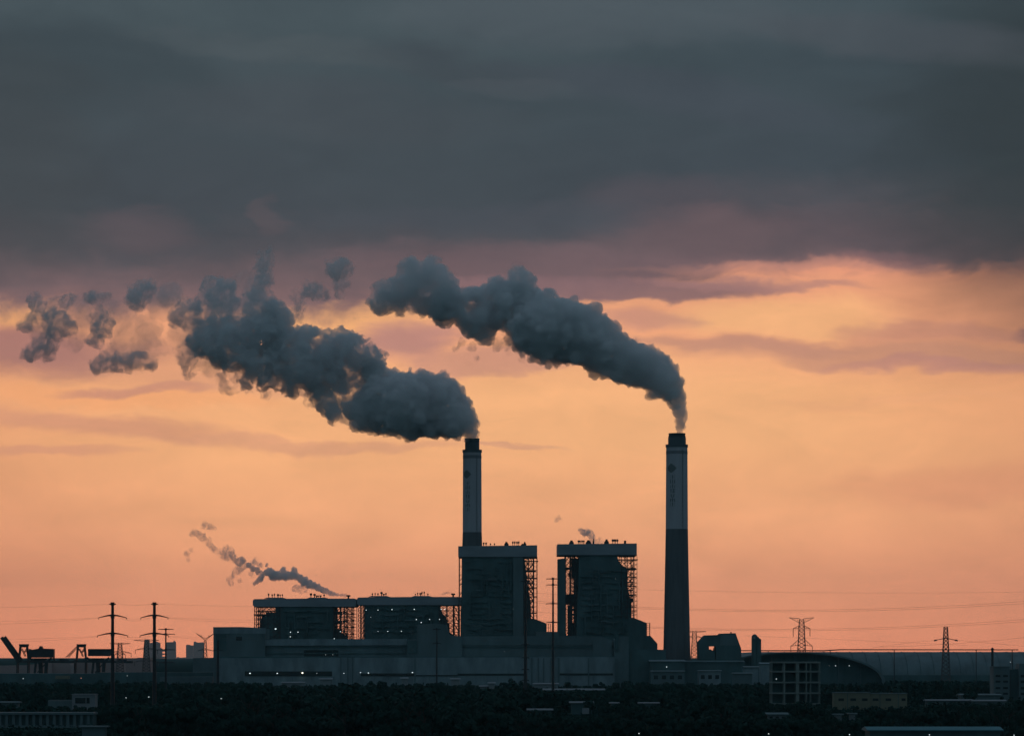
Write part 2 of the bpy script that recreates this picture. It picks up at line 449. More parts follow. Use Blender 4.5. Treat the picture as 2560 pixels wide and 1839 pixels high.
def vent_tee(t, px, py, D, hw=1.0, h=3.2, y=None):
    mb = MB(); x = X(px, D); z = Z(py, D); y = y or D + 8
    mb.lathe((x, y, z - .3), [(hw * .38, 0), (hw * .38, h * .55)], 10)
    mb.lathe((x, y, z - .3), [(hw * .8, h * .55), (hw, h * .6), (hw, h), (hw * .6, h + .15)], 12)
    return mb.build('roof_vent', M['steel'], t)
def vent_hood(t, px, py, D, hw=2.2, h=4.2):
    mb = MB(); x = X(px, D); z = Z(py, D)
    mb.prism([(x - hw, z - .2), (x - hw, z + h * .4), (x - hw * .5, z + h * .75), (x - hw * .45, z + h), (x + hw * .45, z + h), (x + hw * .5, z + h * .75), (x + hw, z + h * .4), (x + hw, z - .2)], D + 6, 4, False)
    return mb.build('roof_vent', M['steel'], t)

# tall boiler house in front of the left chimney
D = 3000
t1 = thing('boiler_house', 'tall boiler house with a flat overhanging roof band, in front of the left chimney', 'boiler house', (X(1245, D), D, 0), 'tall boiler houses')
MB().prism([(1145.5, 1364.5), (1343, 1362), (1343, 1391), (1145.5, 1391)], D, 62).build('roof_band', M['roofband'], t1)
core1 = [(1155, 1391.2), (1310, 1391.2), (1313, 1411), (1317.5, 1440), (1317.5, 1454), (1323, 1482), (1327, 1507), (1328, 1545), (1334, 1545), (1365, 1557), (1365.5, 1578), (1366, 1690), (1152, 1690)]
MB().prism(core1, D + 2, 56).build('boiler_block', M['clad_dark'], t1)
MB().prism([(1283, 1393), (1306, 1393), (1308, 1400), (1308, 1690), (1283, 1690)], D - 1.5, 3.4).build('stair_tower', M['clad_mid'], t1)
lm = MB(); lattice(lm, 1308, 1334, 1391, 1545, D, 58, 2, 10, .8, 'R', 3, .45); lattice(lm, 1335, 1343, 1391, 1548, D, 58, 1, 14, .45, 'N', 2, .3)
lm.build('steel_frame', M['steel'], t1)
lm = MB(); lattice(lm, 1147.5, 1155, 1391, 1590, D + 4, 40, 1, 9, .55, 'N', 2, .35)
for a, b_ in ((1444, 1452), (1456, 1464), (1480, 1488)): lm.beam((X(1148, D), D + 4, Z(b_, D)), (X(1155, D), D + 4, Z(a, D)), .5)
lm.build('ladder_frame', M['steel'], t1)
pm = MB()
for y, x0, x1, h in ((1401, 1310, 1346, 1.6), (1424, 1314, 1340, 4.2), (1443, 1313, 1341, 2.4), (1457, 1314, 1337, 1.8), (1467, 1318, 1341, 1.6), (1489.5, 1320, 1341, 1.8), (1530, 1326, 1341, 2.6), (1503, 1322, 1335, 1.2), (1516, 1324, 1336, 1.0)):
    MB().pbox(x0, x1, y, y + h, D + 10, 20).build('platform', M['steel'], t1)
lm = MB(); lattice(lm, 1366, 1376, 1558, 1578, D + 6, 12, 2, 2, .4, 'N', 2, .3); lm.build('guard_frame', M['steel'], t1)
floor_detail(t1, 1160, 1280, 1398, 1580, D + 2, 3, 70)
for px in (1209, 1215): vent_tee(t1, px, 1363.5, D, .8, 3.4)
for px in (1226, 1236): vent_tee(t1, px, 1363.5, D, .6, 2.6)
for px in (1282, 1287, 1292.5, 1297): vent_tee(t1, px, 1363, D, .7, 4.2)
vent_hood(t1, 1266, 1363, D, 2.0, 3.6); vent_hood(t1, 1306, 1363, D, 1.3, 2.0); vent_hood(t1, 1312, 1363, D, 1.4, 3.6)

# second tall boiler house
t2 = thing('boiler_house', 'tall boiler house standing alone between the other tall one and the free-standing chimney', 'boiler house', (X(1490, D), D, 0), 'tall boiler houses')
MB().prism([(1393.5, 1359.5), (1592, 1357.5), (1592, 1386.5), (1393.5, 1386.5)], D, 62).build('roof_band', M['roofband'], t2)
MB().prism([(1394, 1397), (1413.5, 1394.5), (1413.5, 1690), (1394, 1690)], D + 1, 20).build('stair_tower', M['clad_dark'], t2)
core2 = [(1448, 1386.7), (1543, 1386.7), (1546, 1401), (1553, 1411), (1567, 1419), (1568, 1450), (1569.5, 1470), (1574, 1487), (1577, 1503), (1577, 1543), (1584, 1543), (1615, 1555.5), (1616, 1588), (1626, 1588), (1643.5, 1607.6), (1644, 1690), (1440, 1690), (1440, 1600)]
MB().prism(core2, D + 2, 56).build('boiler_block', M['clad_dark'], t2)
lm = MB(); lattice(lm, 1414, 1427, 1386.7, 1600, D + 3, 52, 1, 16, .75, 'X', 2, .42); lattice(lm, 1427, 1448, 1386.7, 1600, D + 4, 50, 2, 22, .8, 'Z', 3, .5)
lm.build('side_frame', M['steel'], t2)
pm = MB(); rn = random.Random(5)
for (x0, x1, y0, y1) in ((1429, 1449, 1395, 1444), (1436, 1449, 1440, 1600), (1413, 1449, 1484.5, 1510), (1425, 1449, 1500, 1515), (1421, 1428, 1432, 1440), (1413, 1430, 1417, 1423), (1419.5, 1431, 1512, 1600), (1430, 1436, 1520, 1525), (1430, 1436, 1533, 1537), (1424, 1449, 1556, 1600)):
    MB().pbox(x0, x1, y0, y1, D + 12 + rn.random() * 3, 14).build('infill_panel', M['clad_dark'], t2)
lm = MB(); lattice(lm, 1553, 1583, 1386.7, 1545, D, 58, 2, 11, .8, 'R', 2, .45); lattice(lm, 1584, 1592.5, 1386.7, 1546, D, 58, 1, 14, .45, 'N', 2, .3)
lm.build('steel_frame', M['steel'], t2)
pm = MB()
for y, x0, x1, h in ((1397, 1545, 1595, 1.8), (1418.5, 1566, 1590, 5), (1440, 1566, 1591, 2), (1453, 1567, 1585, 1.8), (1463, 1568, 1591, 1.8), (1474, 1570, 1583, 1), (1484.5, 1574, 1591, 2.4), (1494, 1576, 1584, 9), (1516, 1577, 1591, 1.2), (1527, 1578, 1592, 1.4)):
    MB().pbox(x0, x1, y, y + h, D + 10, 20).build('platform', M['steel'], t2)
lm = MB(); lattice(lm, 1617, 1625, 1556, 1588, D + 6, 12, 1, 6, .4, 'N', 2, .3); lm.build('guard_frame', M['steel'], t2)
floor_detail(t2, 1450, 1564, 1420, 1600, D + 2, 9, 70); 
for px in (1446.5, 1450.5, 1455.5, 1460): vent_tee(t2, px, 1358.8, D, .75, 3.6)
for px in (1532, 1536, 1540, 1544.5): vent_tee(t2, px, 1358, D, .75, 4.3)
vent_hood(t2, 1429, 1358.8, D, 2.1, 3.4); vent_hood(t2, 1471.5, 1358.8, D, 2.4, 3.6); vent_hood(t2, 1484, 1358.6, D, .7, 5); vent_hood(t2, 1517, 1358, D, 2.1, 4)
MB().pbox(1560, 1565.5, 1350.5, 1358, D + 6, 4).build('roof_vent', M['steel'], t2)

# the two low boiler houses
def low_boiler(px0, px1, yt, yb, label, core, lat, D, vents, hoods, seed):
    t = thing('low_boiler_house', label, 'boiler house', (X((px0 + px1) / 2, D), D, 0), 'low boiler houses')
    MB().prism([(px0 + 3, yt + 1.5), ((px0 + px1) / 2, yt), (px1 - 4, yt), (px1, yt + 3), (px1, yb - 3), (px1 - 3, yb), (px0 + 3, yb), (px0, yb - 4), (px0, yt + 5)], D, 56).build('roof_band', M['roofband'], t)
    MB().prism(core, D + 2, 50).build('boiler_block', M['clad_dark'], t)
    for (a, b_, c, r_, kind, w_, pl) in lat:
        lm = MB(); lattice(lm, a, b_, yb, 1600, D + 1, 50, c, r_, w_, kind, pl, w_ * .6); lm.build('steel_frame', M['steel'], t)
    cb = MB()
    for x0, x1 in vents: cb.prism([(x0 - 8, yt + .4), (x0, yt - 2.4), (x1, yt - 2.4), (x1 + 10, yt + .4)], D + 6, 12)
    cb.build('roof_curb', M['roofband'], t)
    rn = random.Random(seed)
    for x0, x1 in vents:
        x = x0 + 2
        while x < x1:
            vent_tee(t, x, yt - 2.4, D, rn.choice((.55, .7, 1.1)), rn.uniform(2.2, 4.2)); x += rn.choice((4, 5.5, 7, 9))
    floor_detail(t, core[0][0] + 20, core[1][0] - 6, yb + 4, 1594, D + 2, seed, 40)
    return t
la = low_boiler(632, 890, 1495, 1515.5, 'lower boiler house nearest the plain end block, steam trailing from its roof pipe',
    [(688, 1515.7), (834, 1515.7), (836, 1596), (846, 1596), (868, 1597), (868, 1690), (640, 1690), (640, 1570), (650, 1570), (650, 1546), (666, 1538), (666, 1530), (688, 1530)],
    [(636, 655, 2, 8, 'R', .6, 3), (655, 700, 3, 8, 'R', .7, 3), (834, 862, 3, 7, 'Z', .8, 2), (862, 878, 1, 5, 'X', .75, 3), (878, 885, 1, 10, 'N', .5, 2)], 3010,
    [(668, 706), (774, 813)], [], 11)
for a_ in ((656, 659.5, 1537.5, 1600, 3014), (634, 664, 1534.5, 1537, 3012), (664, 690, 1540, 1600, 3011.5), (834, 854, 1527, 1535, 3020), (834, 854, 1550, 1558, 3020), (834, 854, 1571, 1579, 3020)):
    MB().pbox(*a_, 13).build('infill_panel', M['clad_dark'], la)
pm = MB()
pm.prism([(834, 1574), (850, 1578), (868, 1590), (868, 1600), (834, 1600)], 3018, 10); pm.build('sloping_duct', M['clad_dark'], la)
mb = MB(); mb.lathe((X(870, 3010), 3018, Z(1495.5, 3010)), [(.8, 0), (.8, 1.8), (1.9, 2.2), (1.9, 3.4)], 14); mb.build('steam_pipe', M['steel'], la)
lb = low_boiler(892.5, 1156, 1491, 1511.5, 'lower boiler house with lamps along its front, touching the tall one',
    [(911, 1511.7), (1098, 1511.7), (1104, 1532), (1110, 1536), (1115, 1552), (1121, 1556), (1122, 1581), (1134, 1587), (1134, 1690), (911, 1690)],
    [(895, 911, 2, 7, 'X', .6, 2), (1098, 1133, 2, 7, 'X', .8, 2), (1133, 1146, 1, 4, 'X', .9, 2), (1146, 1152, 1, 7, 'N', .5, 2)], 3010,
    [(928, 966), (1036, 1073)], [], 12)
mb = MB(); mb.lathe((X(1132.5, 3010), 3018, Z(1491.5, 3010)), [(.8, 0), (.8, 1.8), (1.9, 2.2), (1.9, 3.4)], 14); mb.build('steam_pipe', M['steel'], lb)

# ------------------------------------------------------------------ turbine hall along the foot of the boilers
D = 2900
th_ = thing('turbine_hall', 'long pale turbine hall running along the foot of all four boiler houses', 'turbine hall', (X(1040, D), D, 0))
def gb(name, m, pts, D, depth, t): return MB().prism(pts, D, depth).build(name, M[m], t)
GR = ground_row(D)
gb('end_block', 'clad_mid', [(533.5, 1567.5), (600, 1567), (640, 1569), (662, 1570), (662, GR), (533.5, GR)], D, 60, th_)
MB().prism([(533, 1566.5), (600, 1566), (664, 1569), (664, 1583), (533, 1583)], D - .4, 1).build('parapet', M['clad_light'], th_)
MB().pbox(540, 566, 1584, 1626, D - .35, 1).build('shutter', M['clad_dark'], th_)
MB().pbox(590, 605, 1590, 1600, D - .3, 1).build('window', M['glass'], th_)
gb('lower_wall', 'clad_light', [(545, 1644), (1536, 1641), (1536, GR), (545, GR)], D - 14, 30, th_)
gb('upper_wall', 'clad_mid', [(662.2, 1611), (1536, 1608), (1536, 1646), (662.2, 1646)], D + 6, 34, th_)
gb('roof_fascia', 'clad_light', [(690, 1596.5), (1017, 1596), (1017, 1611.5), (662.4, 1613), (662.4, 1598)], D + 4, 40, th_)
gb('roof_fascia', 'clad_mid', [(1155, 1590), (1394, 1588), (1500, 1590), (1536, 1601), (1536, 1612), (1155, 1612)], D + 5, 40, th_)
MB().pbox(760, 846, 1624, 1640, D + 5.6, 1).build('loading_bay_shade', M['glass'], th_)  # flat dark slab; its colour stands for the shade inside the bay
wb = MB(); wb.pbox(612, 830, 1677, 1689, D - 14.4, 1); wb.pbox(902, 1040, 1682, 1689, D - 14.4, 1); wb.pbox(1144, 1312, 1682.5, 1687.5, D - 14.4, 1); wb.pbox(1396, 1532, 1682, 1687, D - 14.4, 1); wb.pbox(1040, 1144, 1686, 1689, D - 14.4, 1)
wb.build('window_strip', M['glass'], th_)
db = MB(); db.pbox(545, 1536, 1640, 1644.5, D - 10, 16); db.pbox(662, 1536, 1616, 1617.5, D + 5.2, 1); db.pbox(662, 1010, 1631, 1633, D + 5.2, 1)
db.build('gutter', M['clad_dark'], th_)
for px in (851, 868, 880, 1036, 1090, 1312, 1328, 1345, 1358, 1376, 1394, 1470, 1536):
    MB().pbox(px, px + random.choice((2, 3, 5)), 1643, GR, D - 14.7 - random.random() * .2, 1.2).build('pilaster', M['clad_mid'], th_)
for k in range(28):
    MB().pbox(560 + k * 34.2, 561 + k * 34.2, 1690, 1699, D - 14.5, 1).build('mullion', M['clad_mid'], th_)
gb('mid_tower', 'clad_mid', [(1042, 1561), (1090, 1557), (1116, 1561), (1122, 1586), (1155, 1590), (1155, 1644), (1017, 1644), (1017, 1598), (1042, 1596)], D + 1, 40, th_)
MB().pbox(1044, 1092, 1562, 1644, D + .3, 1).build('tower_panel', M['clad_mid'], th_)
MB().pbox(1019, 1042, 1600, 1632, D + .4, 1).build('tower_dark_panel', M['clad_dark'], th_)  # flat panel, darker than the tower wall behind it
gb('link_block', 'clad_mid', [(1340, 1578), (1396, 1578), (1396, 1612), (1340, 1612)], D + 50, 60, th_)
gb('east_tower', 'clad_mid', [(1536.2, 1598), (1547, 1590), (1572, 1590), (1572, GR), (1536.2, GR)], D - 6, 40, th_)
gb('east_block', 'clad_dark', [(1572.2, 1622), (1665, 1623), (1665, GR), (1572.2, GR)], D - 2, 40, th_)
MB().pbox(1537, 1546, 1582, 1624, D - 8, 2).build('drain_duct', M['clad_dark'], th_)
MB().pbox(1482, 1530, 1600, 1641, D + 4, 2).build('annex_wall', M['clad_mid'], th_)

# low sheds around it
def shed(name, label, px0, px1, pt, D, depth, wallm, roofm, pitch=2.0, cat='shed', grp=None, windows=0, over=1.0, wy=None, parts=True, gable=False):
    t = thing(name, label, cat, (X((px0 + px1) / 2, D), D, 0), grp)
    x0, x1 = X(px0, D), X(px1, D); zt = Z(pt, D)
    MB().box(x0, x1, D, D + depth, 0, zt - pitch).build('wall', M[wallm], t)
    rf = MB()
    a = zt - pitch
    if gable:
        rf.prism([(x0 - over, a), (x1 + over, a), ((x0 + x1) / 2, zt)], D - over, depth + 2 * over, False)
    else:
        b = len(rf.v)
        for (yy, zz) in ((D - over, a + .01), (D + depth + over, a + .01), (D + depth + over, a + .35), (D + depth / 2, zt), (D - over, a + .35)):
            rf.v += [(x0 - over, yy, zz), (x1 + over, yy, zz)]
        q = [b + 2 * i for i in range(5)]
        rf.f += [tuple(q), tuple(i + 1 for i in reversed(q))]
        for i in range(5):
            j = (i + 1) % 5; rf.f.append((q[i], q[i] + 1, q[j] + 1, q[j])[::-1])
    rf.build('roof', M[roofm], t)
    for k in range(windows):
        w_ = (x1 - x0) / (windows * 1.9)
        xc = x0 + (x1 - x0) * (k + .5) / windows
        hz = (zt - pitch)
        wn = MB().box(xc - w_ / 2, xc + w_ / 2, D - .12, D + .2, hz * .55, hz * .78)
        wn.build('window', M['glass'], t)
    return t
shed('flat_roofed_shed', 'low shed with a pale flat roof edge below the free-standing chimney', 1626, 1712, 1648, 2880, 40, 'clad_dark', 'clad_light', 1.6)
shed('store_building', 'squat grey store standing in front of the free-standing chimney foot', 1630, 1710, 1675, 2800, 24, 'clad_mid', 'clad_mid', 1.0, windows=4)
shed('store_building', 'squat grey store under the angular transfer house', 1748, 1802, 1674, 2800, 24, 'clad_light', 'clad_mid', 1.0, windows=3)
shed('long_annex', 'dark long annex between the chimney and the silo tower', 1712, 1860, 1650, 2890, 50, 'clad_dark', 'clad_dark', 1.5)
shed('tank_house', 'pale block among low sheds beside the silo tower', 1862, 1896, 1664, 2700, 26, 'clad_light', 'clad_mid', 1.2)
shed('tank_house', 'pale narrow block under the silo tower, nearest the concrete frame', 1902, 1926, 1655, 2760, 20, 'clad_light', 'clad_light', 1.2)
shed('tank_house', 'low pale block with a flat roof, left of the silo tower foot', 1835, 1880, 1680, 2650, 20, 'clad_mid', 'clad_mid', 1.0)
# little yard buildings that show between the trees in front of the turbine hall
for (a, b_, y, D_, lb_) in ((705, 760, 1703, 2740, 'low white yard hut among the trees under the brightest hall lamp'), (800, 828, 1694, 2700, 'pale cubic hut in front of the turbine hall, left of its middle'),
        (1128, 1148, 1694, 2680, 'pale gabled hut half hidden by trees below the left chimney'), (1200, 1218, 1712, 2660, 'small pale box hut among the dark trees'),
        (1222, 1236, 1704, 2655, 'slim pale hut beside the small box hut'), (1335, 1395, 1706, 2690, 'broad pale yard hut between the two thick line poles'),
        (1004, 1018, 1692, 2700, 'narrow pale hut in front of the hall, right of its middle')):
    shed('yard_hut', lb_, a, b_, y, D_, 14, 'white', 'white', 1.2, 'hut', 'yard huts before the turbine hall')
shed('long_shed', 'long low shed with a pale roof line before the right half of the hall', 1360, 1510, 1720, 2560, 20, 'clad_dark', 'white', 1.4)

# ------------------------------------------------------------------ transfer house, silo tower, conveyor
D = 2950
tt = thing('transfer_house', 'angular transfer house with sloping ends beside the free-standing chimney', 'transfer house', (X(1800, D), D, 0))
MB().prism([(1747, 1604), (1763, 1587), (1799, 1586), (1801, 1582.5), (1839, 1581.5), (1853, 1620.6), (1853, 1640), (1862, 1650), (1790, 1650), (1790, 1614.5), (1772.5, 1614.5), (1772.5, 1660), (1747, 1660)], D, 30).build('clad_shell', M['clad_dark'], tt)
MB().prism([(1788, 1650), (1788, 1618), (1786, 1627), (1776, 1622), (1772, 1626.5), (1772, 1660), (1790, 1716), (1862, 1716), (1862, 1650)], D + 1, 26).build('support_wall', M['clad_dark'], tt)
MB().prism([(1801, 1586), (1837, 1585), (1846, 1612), (1800, 1612)], D - .3, 1).build('side_panel', M['clad_mid'], tt)
MB().pbox(1826, 1829, 1578.5, 1583, D + 4, 2).build('roof_vent', M['steel'], tt)
ts = thing('silo_tower', 'slim round-topped silo tower with a square shoulder', 'silo', (X(1888, D), D, 0))
r_ = 8 * D / FPX
prof = [(r_, 0), (r_, Z(1594, D))] + [(r_ * math.cos(R(a)), Z(1594, D) + r_ * 1.25 * math.sin(R(a))) for a in range(10, 89, 13)]
MB().lathe((X(1887.5, D), D + 4, 0), prof, 32).build('silo_shell', M['clad_dark'], ts, True)
MB().prism([(1892, 1591), (1897, 1591.5), (1899, 1595.5), (1903, 1596.5), (1903.5, 1716), (1892, 1716)], D + 1, 9).build('lift_shaft', M['clad_dark'], ts)
MB().pbox(1884, 1888.5, 1590, 1596, D - .9, 1).build('roof_hatch', M['clad_light'], ts)
D = 3250
tcv = thing('conveyor_gallery', 'long thin dark conveyor gallery on stilts along the skyline', 'conveyor', (X(2200, D), D, 0))
MB().prism([(1852, 1624), (2060, 1624), (2100, 1621.5), (2546, 1622), (2546, 1624.5), (2100, 1624.2), (2060, 1627), (1852, 1626.5)], D, 4).build('gallery_tube', M['steel_dark'], tcv)
for px in (1920, 2075, 2235, 2440, 2530):
    MB().pbox(px, px + 1.6, 1624, ground_row(D), D + 1, 2).build('trestle', M['steel_dark'], tcv)
# coal sheds: barrel vaults
def barrel(label, cx, half, top, spring, D, depth, rot, end_mat, name='coal_shed', pxend=None):
    t = thing(name, label, 'coal shed', (X(cx, D), D, 0), 'barrel-roofed coal sheds')
    return t
D = 3050
t = barrel('huge coal shed whose dark open arched end faces the viewer', 2050, 0, 0, 0, D, 0, 0, '')
def arch_pts(cx, hw, top, D, n=24, k=.86):
    # arch in px; springs at the ground
    gy = ground_row(D); P_ = []
    for i in range(n + 1):
        a = math.pi * i / n
        P_.append((cx - hw * math.cos(a), gy - (gy - top) * math.sin(a) ** k))
    return P_
outer = arch_pts(1985, 230, 1628.5, D); inner = arch_pts(1985, 222, 1632.5, D)
mb = MB(); b = 0; n = len(outer)
dep = 420
for (pts) in (outer, inner):
    mb.v += [(X(x, D), D, Z(y, D)) for x, y in pts] + [(X(x, D), D + dep, Z(y, D)) for x, y in pts]
for i in range(n - 1):
    mb.f.append((i, i + 1, n + i + 1, n + i)); mb.f.append((2 * n + i, 3 * n + i, 3 * n + i + 1, 2 * n + i + 1))
    mb.f.append((i, 2 * n + i, 2 * n + i + 1, i + 1))
mb.build('vault_roof', M['clad_mid'], t, False)
MB().prism(inner, D + 12, 3).build('end_wall', M['clad_dark'], t)
rb = MB()
for k in range(1, 8):
    x = 1985 - 222 + 444 * k / 8; zt = None
    for p, q in zip(inner, inner[1:]):
        if p[0] <= x <= q[0]: zt = p[1] + (q[1] - p[1]) * (x - p[0]) / (q[0] - p[0] + 1e-6)
    rb.pbox(x - .8, x + .8, zt, ground_row(D), D + 11, 1.2)
rb.build('end_ribs', M['clad_mid'], t)
D = 3400
t = thing('coal_shed', 'long low barrel shed lying side-on behind the open arched one, reaching the right edge', 'coal shed', (X(2400, D), D, 0), 'barrel-roofed coal sheds')
mb = MB(); x0, x1 = X(1905, D), X(2900, D); H = Z(1628, D) - .2; n = 18
for i in range(n + 1):
    a = math.pi * i / n
    y = D + 55 - 55 * math.cos(a); z = H * math.sin(a) ** .8
    mb.v += [(x0, y, z), (x1, y, z)]
for i in range(n): mb.f.append((2 * i, 2 * i + 1, 2 * i + 3, 2 * i + 2))
mb.f += [tuple(2 * i for i in range(n + 1))[::-1], tuple(2 * i + 1 for i in range(n + 1))]
mb.build('vault_roof', M['clad_mid'], t, True)
rb = MB()
for k in range(30):
    x = x0 + (x1 - x0) * k / 30
    pts = [(x, D + 55 - 55.4 * math.cos(math.pi * i / n), H * math.sin(math.pi * i / n) ** .8 + .15) for i in range(1, n)]
    rb.tube(pts, .25, 4)
rb.build('roof_ribs', M['clad_dark'], t)
MB().box(x0 + 5, x1 - 5, D - 6, D - 3, 0, 7).build('base_wall', M['clad_dark'], t)

# ------------------------------------------------------------------ concrete frame building
D = 1800
t = thing('concrete_frame', 'unfinished open concrete frame building, four storeys, right of the silo tower', 'building frame', (X(1990, D), D, 0))
x0, x1 = X(1930, D), X(2050, D); floors = [Z(y, D) for y in (1653, 1676, 1703, 1730)] + [Z(1757, D)]
for z in floors: MB().box(x0 - .4, x1 + .4, D - .3, D + 16, z - .8, z).build('floor_slab', M['frame_conc'], t)
for px, w_ in ((1930, .45), (1961, .9), (1994, 1.8), (2016, .5), (2027, .45), (2049.5, .5)):
    for yy in (0, 7.5, 14.6):
        zs = [0] + sorted(floors)
        for za, zb in zip(zs, zs[1:]): MB().box(X(px, D) - w_ / 2, X(px, D) + w_ / 2, D + yy, D + yy + .9, za, zb - .8).build('column', M['frame_conc'], t)
MB().box(X(1930, D), X(1994, D), D + 9, D + 9.4, 0, floors[0] - .85).build('partition', M['clad_dark'], t)
MB().box(X(1994.5, D), X(2050, D), D + 10, D + 10.4, 0, floors[0] - .85).build('partition', M['clad_dark'], t)
MB().box(X(1956, D), X(1960, D), D + 2, D + 3, floors[1], floors[1] + 3).build('site_cabin', M['white'], t)

# cream office, right block, teal shed, small places
D = 1750
t = thing('office_building', 'long cream two-part building with small dark windows, among the trees', 'office building', (X(2177, D), D, 0))
MB().pbox(2086, 2176, 1731, ground_row(D), D, 12).build('wall', M['cream'], t)
MB().pbox(2176.2, 2268, 1733, ground_row(D), D + 1, 12).build('wall', M['cream'], t)
MB().pbox(2085, 2177, 1729.6, 1731, D - .4, 13).build('roof', M['clad_mid'], t); MB().pbox(2177.2, 2269, 1731.6, 1733, D + .6, 13).build('roof', M['clad_mid'], t)
for px in (2103, 2133, 2162, 2189, 2221, 2259): MB().pbox(px - 7 + (px > 2250) * 2, px + 7 - (px > 2250) * 2, 1744.5, 1750.5, D - .15 + (px > 2176), .3).build('window', M['glass'], t)
for px in (2119, 2200, 2246): MB().pbox(px - .7, px + .7, 1731.5, 1770, D - .2 + (px > 2176), .3).build('downpipe', M['clad_dark'], t)
D = 2000
t = thing('apartment_block', 'grey stepped block of flats with dark window rows at the right edge', 'building', (X(2540, D), D, 0))
MB().pbox(2484, 2524, 1666, ground_row(D), D, 16).build('wall', M['clad_mid'], t)
MB().pbox(2524.2, 2548, 1672, ground_row(D), D + 4, 14).build('stair_core', M['clad_dark'], t)
MB().pbox(2548.2, 2600, 1658, ground_row(D), D - 1, 16).build('wall', M['clad_mid'], t)
MB().pbox(2482, 2526, 1664.5, 1666, D - .4, 17).build('roof', M['clad_mid'], t)
for y in (1686, 1700, 1716, 1730): 
    for px in (2489, 2508): MB().pbox(px, px + 12, y, y + 5, D - .15, .3).build('window', M['glass'], t)
    for px in (2552, 2572): MB().pbox(px, px + 14, y, y + 6, D - 1.15, .3).build('window', M['glass'], t)
shed('workshop', 'long workshop with a teal sheet roof at the very bottom of the view', 2175, 2500, 1816, 1010, 14, 'clad_dark', 'teal_roof', 1.2)
shed('greenhouse', 'long low pale-roofed greenhouse row before the grey block of flats', 2318, 2430, 1747, 1800, 10, 'clad_mid', 'white', .9, 'greenhouse')
shed('greenhouse', 'second pale-roofed greenhouse, touching the flats side', 2434, 2512, 1748, 1790, 10, 'clad_mid', 'white', .9, 'greenhouse')
shed('brick_store', 'dull store with a reddish wall behind the greenhouses', 2402, 2500, 1733, 1900, 12, 'clad_mid', 'clad_mid', 1.0)
shed('kiosk', 'small pale kiosk in front of the cream building, the left one', 2088, 2104, 1783, 1480, 5, 'white', 'clad_mid', .5, 'kiosk')
shed('kiosk', 'small pale kiosk in front of the cream building, the right one', 2125, 2138, 1781, 1480, 5, 'white', 'clad_mid', .5, 'kiosk')
shed('farm_house', 'small house with pale wall pieces showing through the trees below the concrete frame', 1920, 1966, 1780, 1430, 8, 'white', 'clad_mid', 1.0, 'house', windows=3)
shed('farm_house', 'low pale-roofed house below the thicker line pole', 1322, 1378, 1770, 1500, 8, 'clad_dark', 'white', .9, 'house')
shed('farm_house', 'house with a bright square wall patch, right of the low pale-roofed one', 1428, 1480, 1752, 1620, 8, 'clad_dark', 'white', .9, 'house')
MB().pbox(1456, 1473, 1769, 1783, 1560, 4).build('garden_hut', M['white'])
tag(bpy.data.objects['garden_hut'], 'tiny pale square hut in the dark below the middle boiler houses', 'hut')
shed('farm_house', 'tiny roofed house alone in the dark woodland, left of the chimney foot', 1600, 1644, 1754, 1600, 6, 'clad_dark', 'white', .7, 'house')
shed('farm_house', 'tiny pale house just left of the lone one by the chimney foot', 1528, 1544, 1754, 1600, 6, 'clad_dark', 'white', .7, 'house')
# lower left buildings
D = 1700
t = thing('control_building', 'low pale building with a dark window band and a taller end, lower left', 'building', (X(180, D), D, 0))
MB().pbox(180, 238, 1735.5, ground_row(D), D, 10).build('end_block', M['white'], t)
MB().pbox(120, 179.8, 1749, ground_row(D), D + 1, 10).build('wall', M['clad_mid'], t)
MB().pbox(188, 224, 1743, 1757, D - .15, .3).build('window', M['glass'], t); MB().pbox(214, 216, 1742, 1758, D - .3, .2).build('mullion', M['white'], t)
MB().pbox(179, 239.5, 1733.8, 1735.5, D - .5, 11).build('roof', M['white'], t)
shed('shop_hut', 'faint pale roofed hut at the left edge above the long dark block', 2, 44, 1752, 1640, 8, 'clad_mid', 'clad_mid', .8, 'hut')
D = 1330
t = thing('long_block', 'long dark pier-fronted block in the bottom left corner', 'building', (X(80, D), D, 0))
MB().pbox(-60, 232, 1784, ground_row(D), D + 1.5, 12).build('wall', M['clad_dark'], t)
for k in range(17): MB().pbox(-55 + k * 17, -48 + k * 17, 1786, 1812, D, 1.6).build('pier', M['clad_mid'], t)
MB().pbox(-62, 234, 1780, 1785.5, D - .5, 14).build('roof', M['clad_mid'], t); MB().pbox(-62, 232, 1812, 1819, D - .3, 2.2).build('sill_band', M['clad_mid'], t)
shed('gate_house', 'plain gatehouse at the end of the long dark block', 205, 262, 1813, 1130, 6, 'clad_mid', 'clad_mid', .5, 'gatehouse')

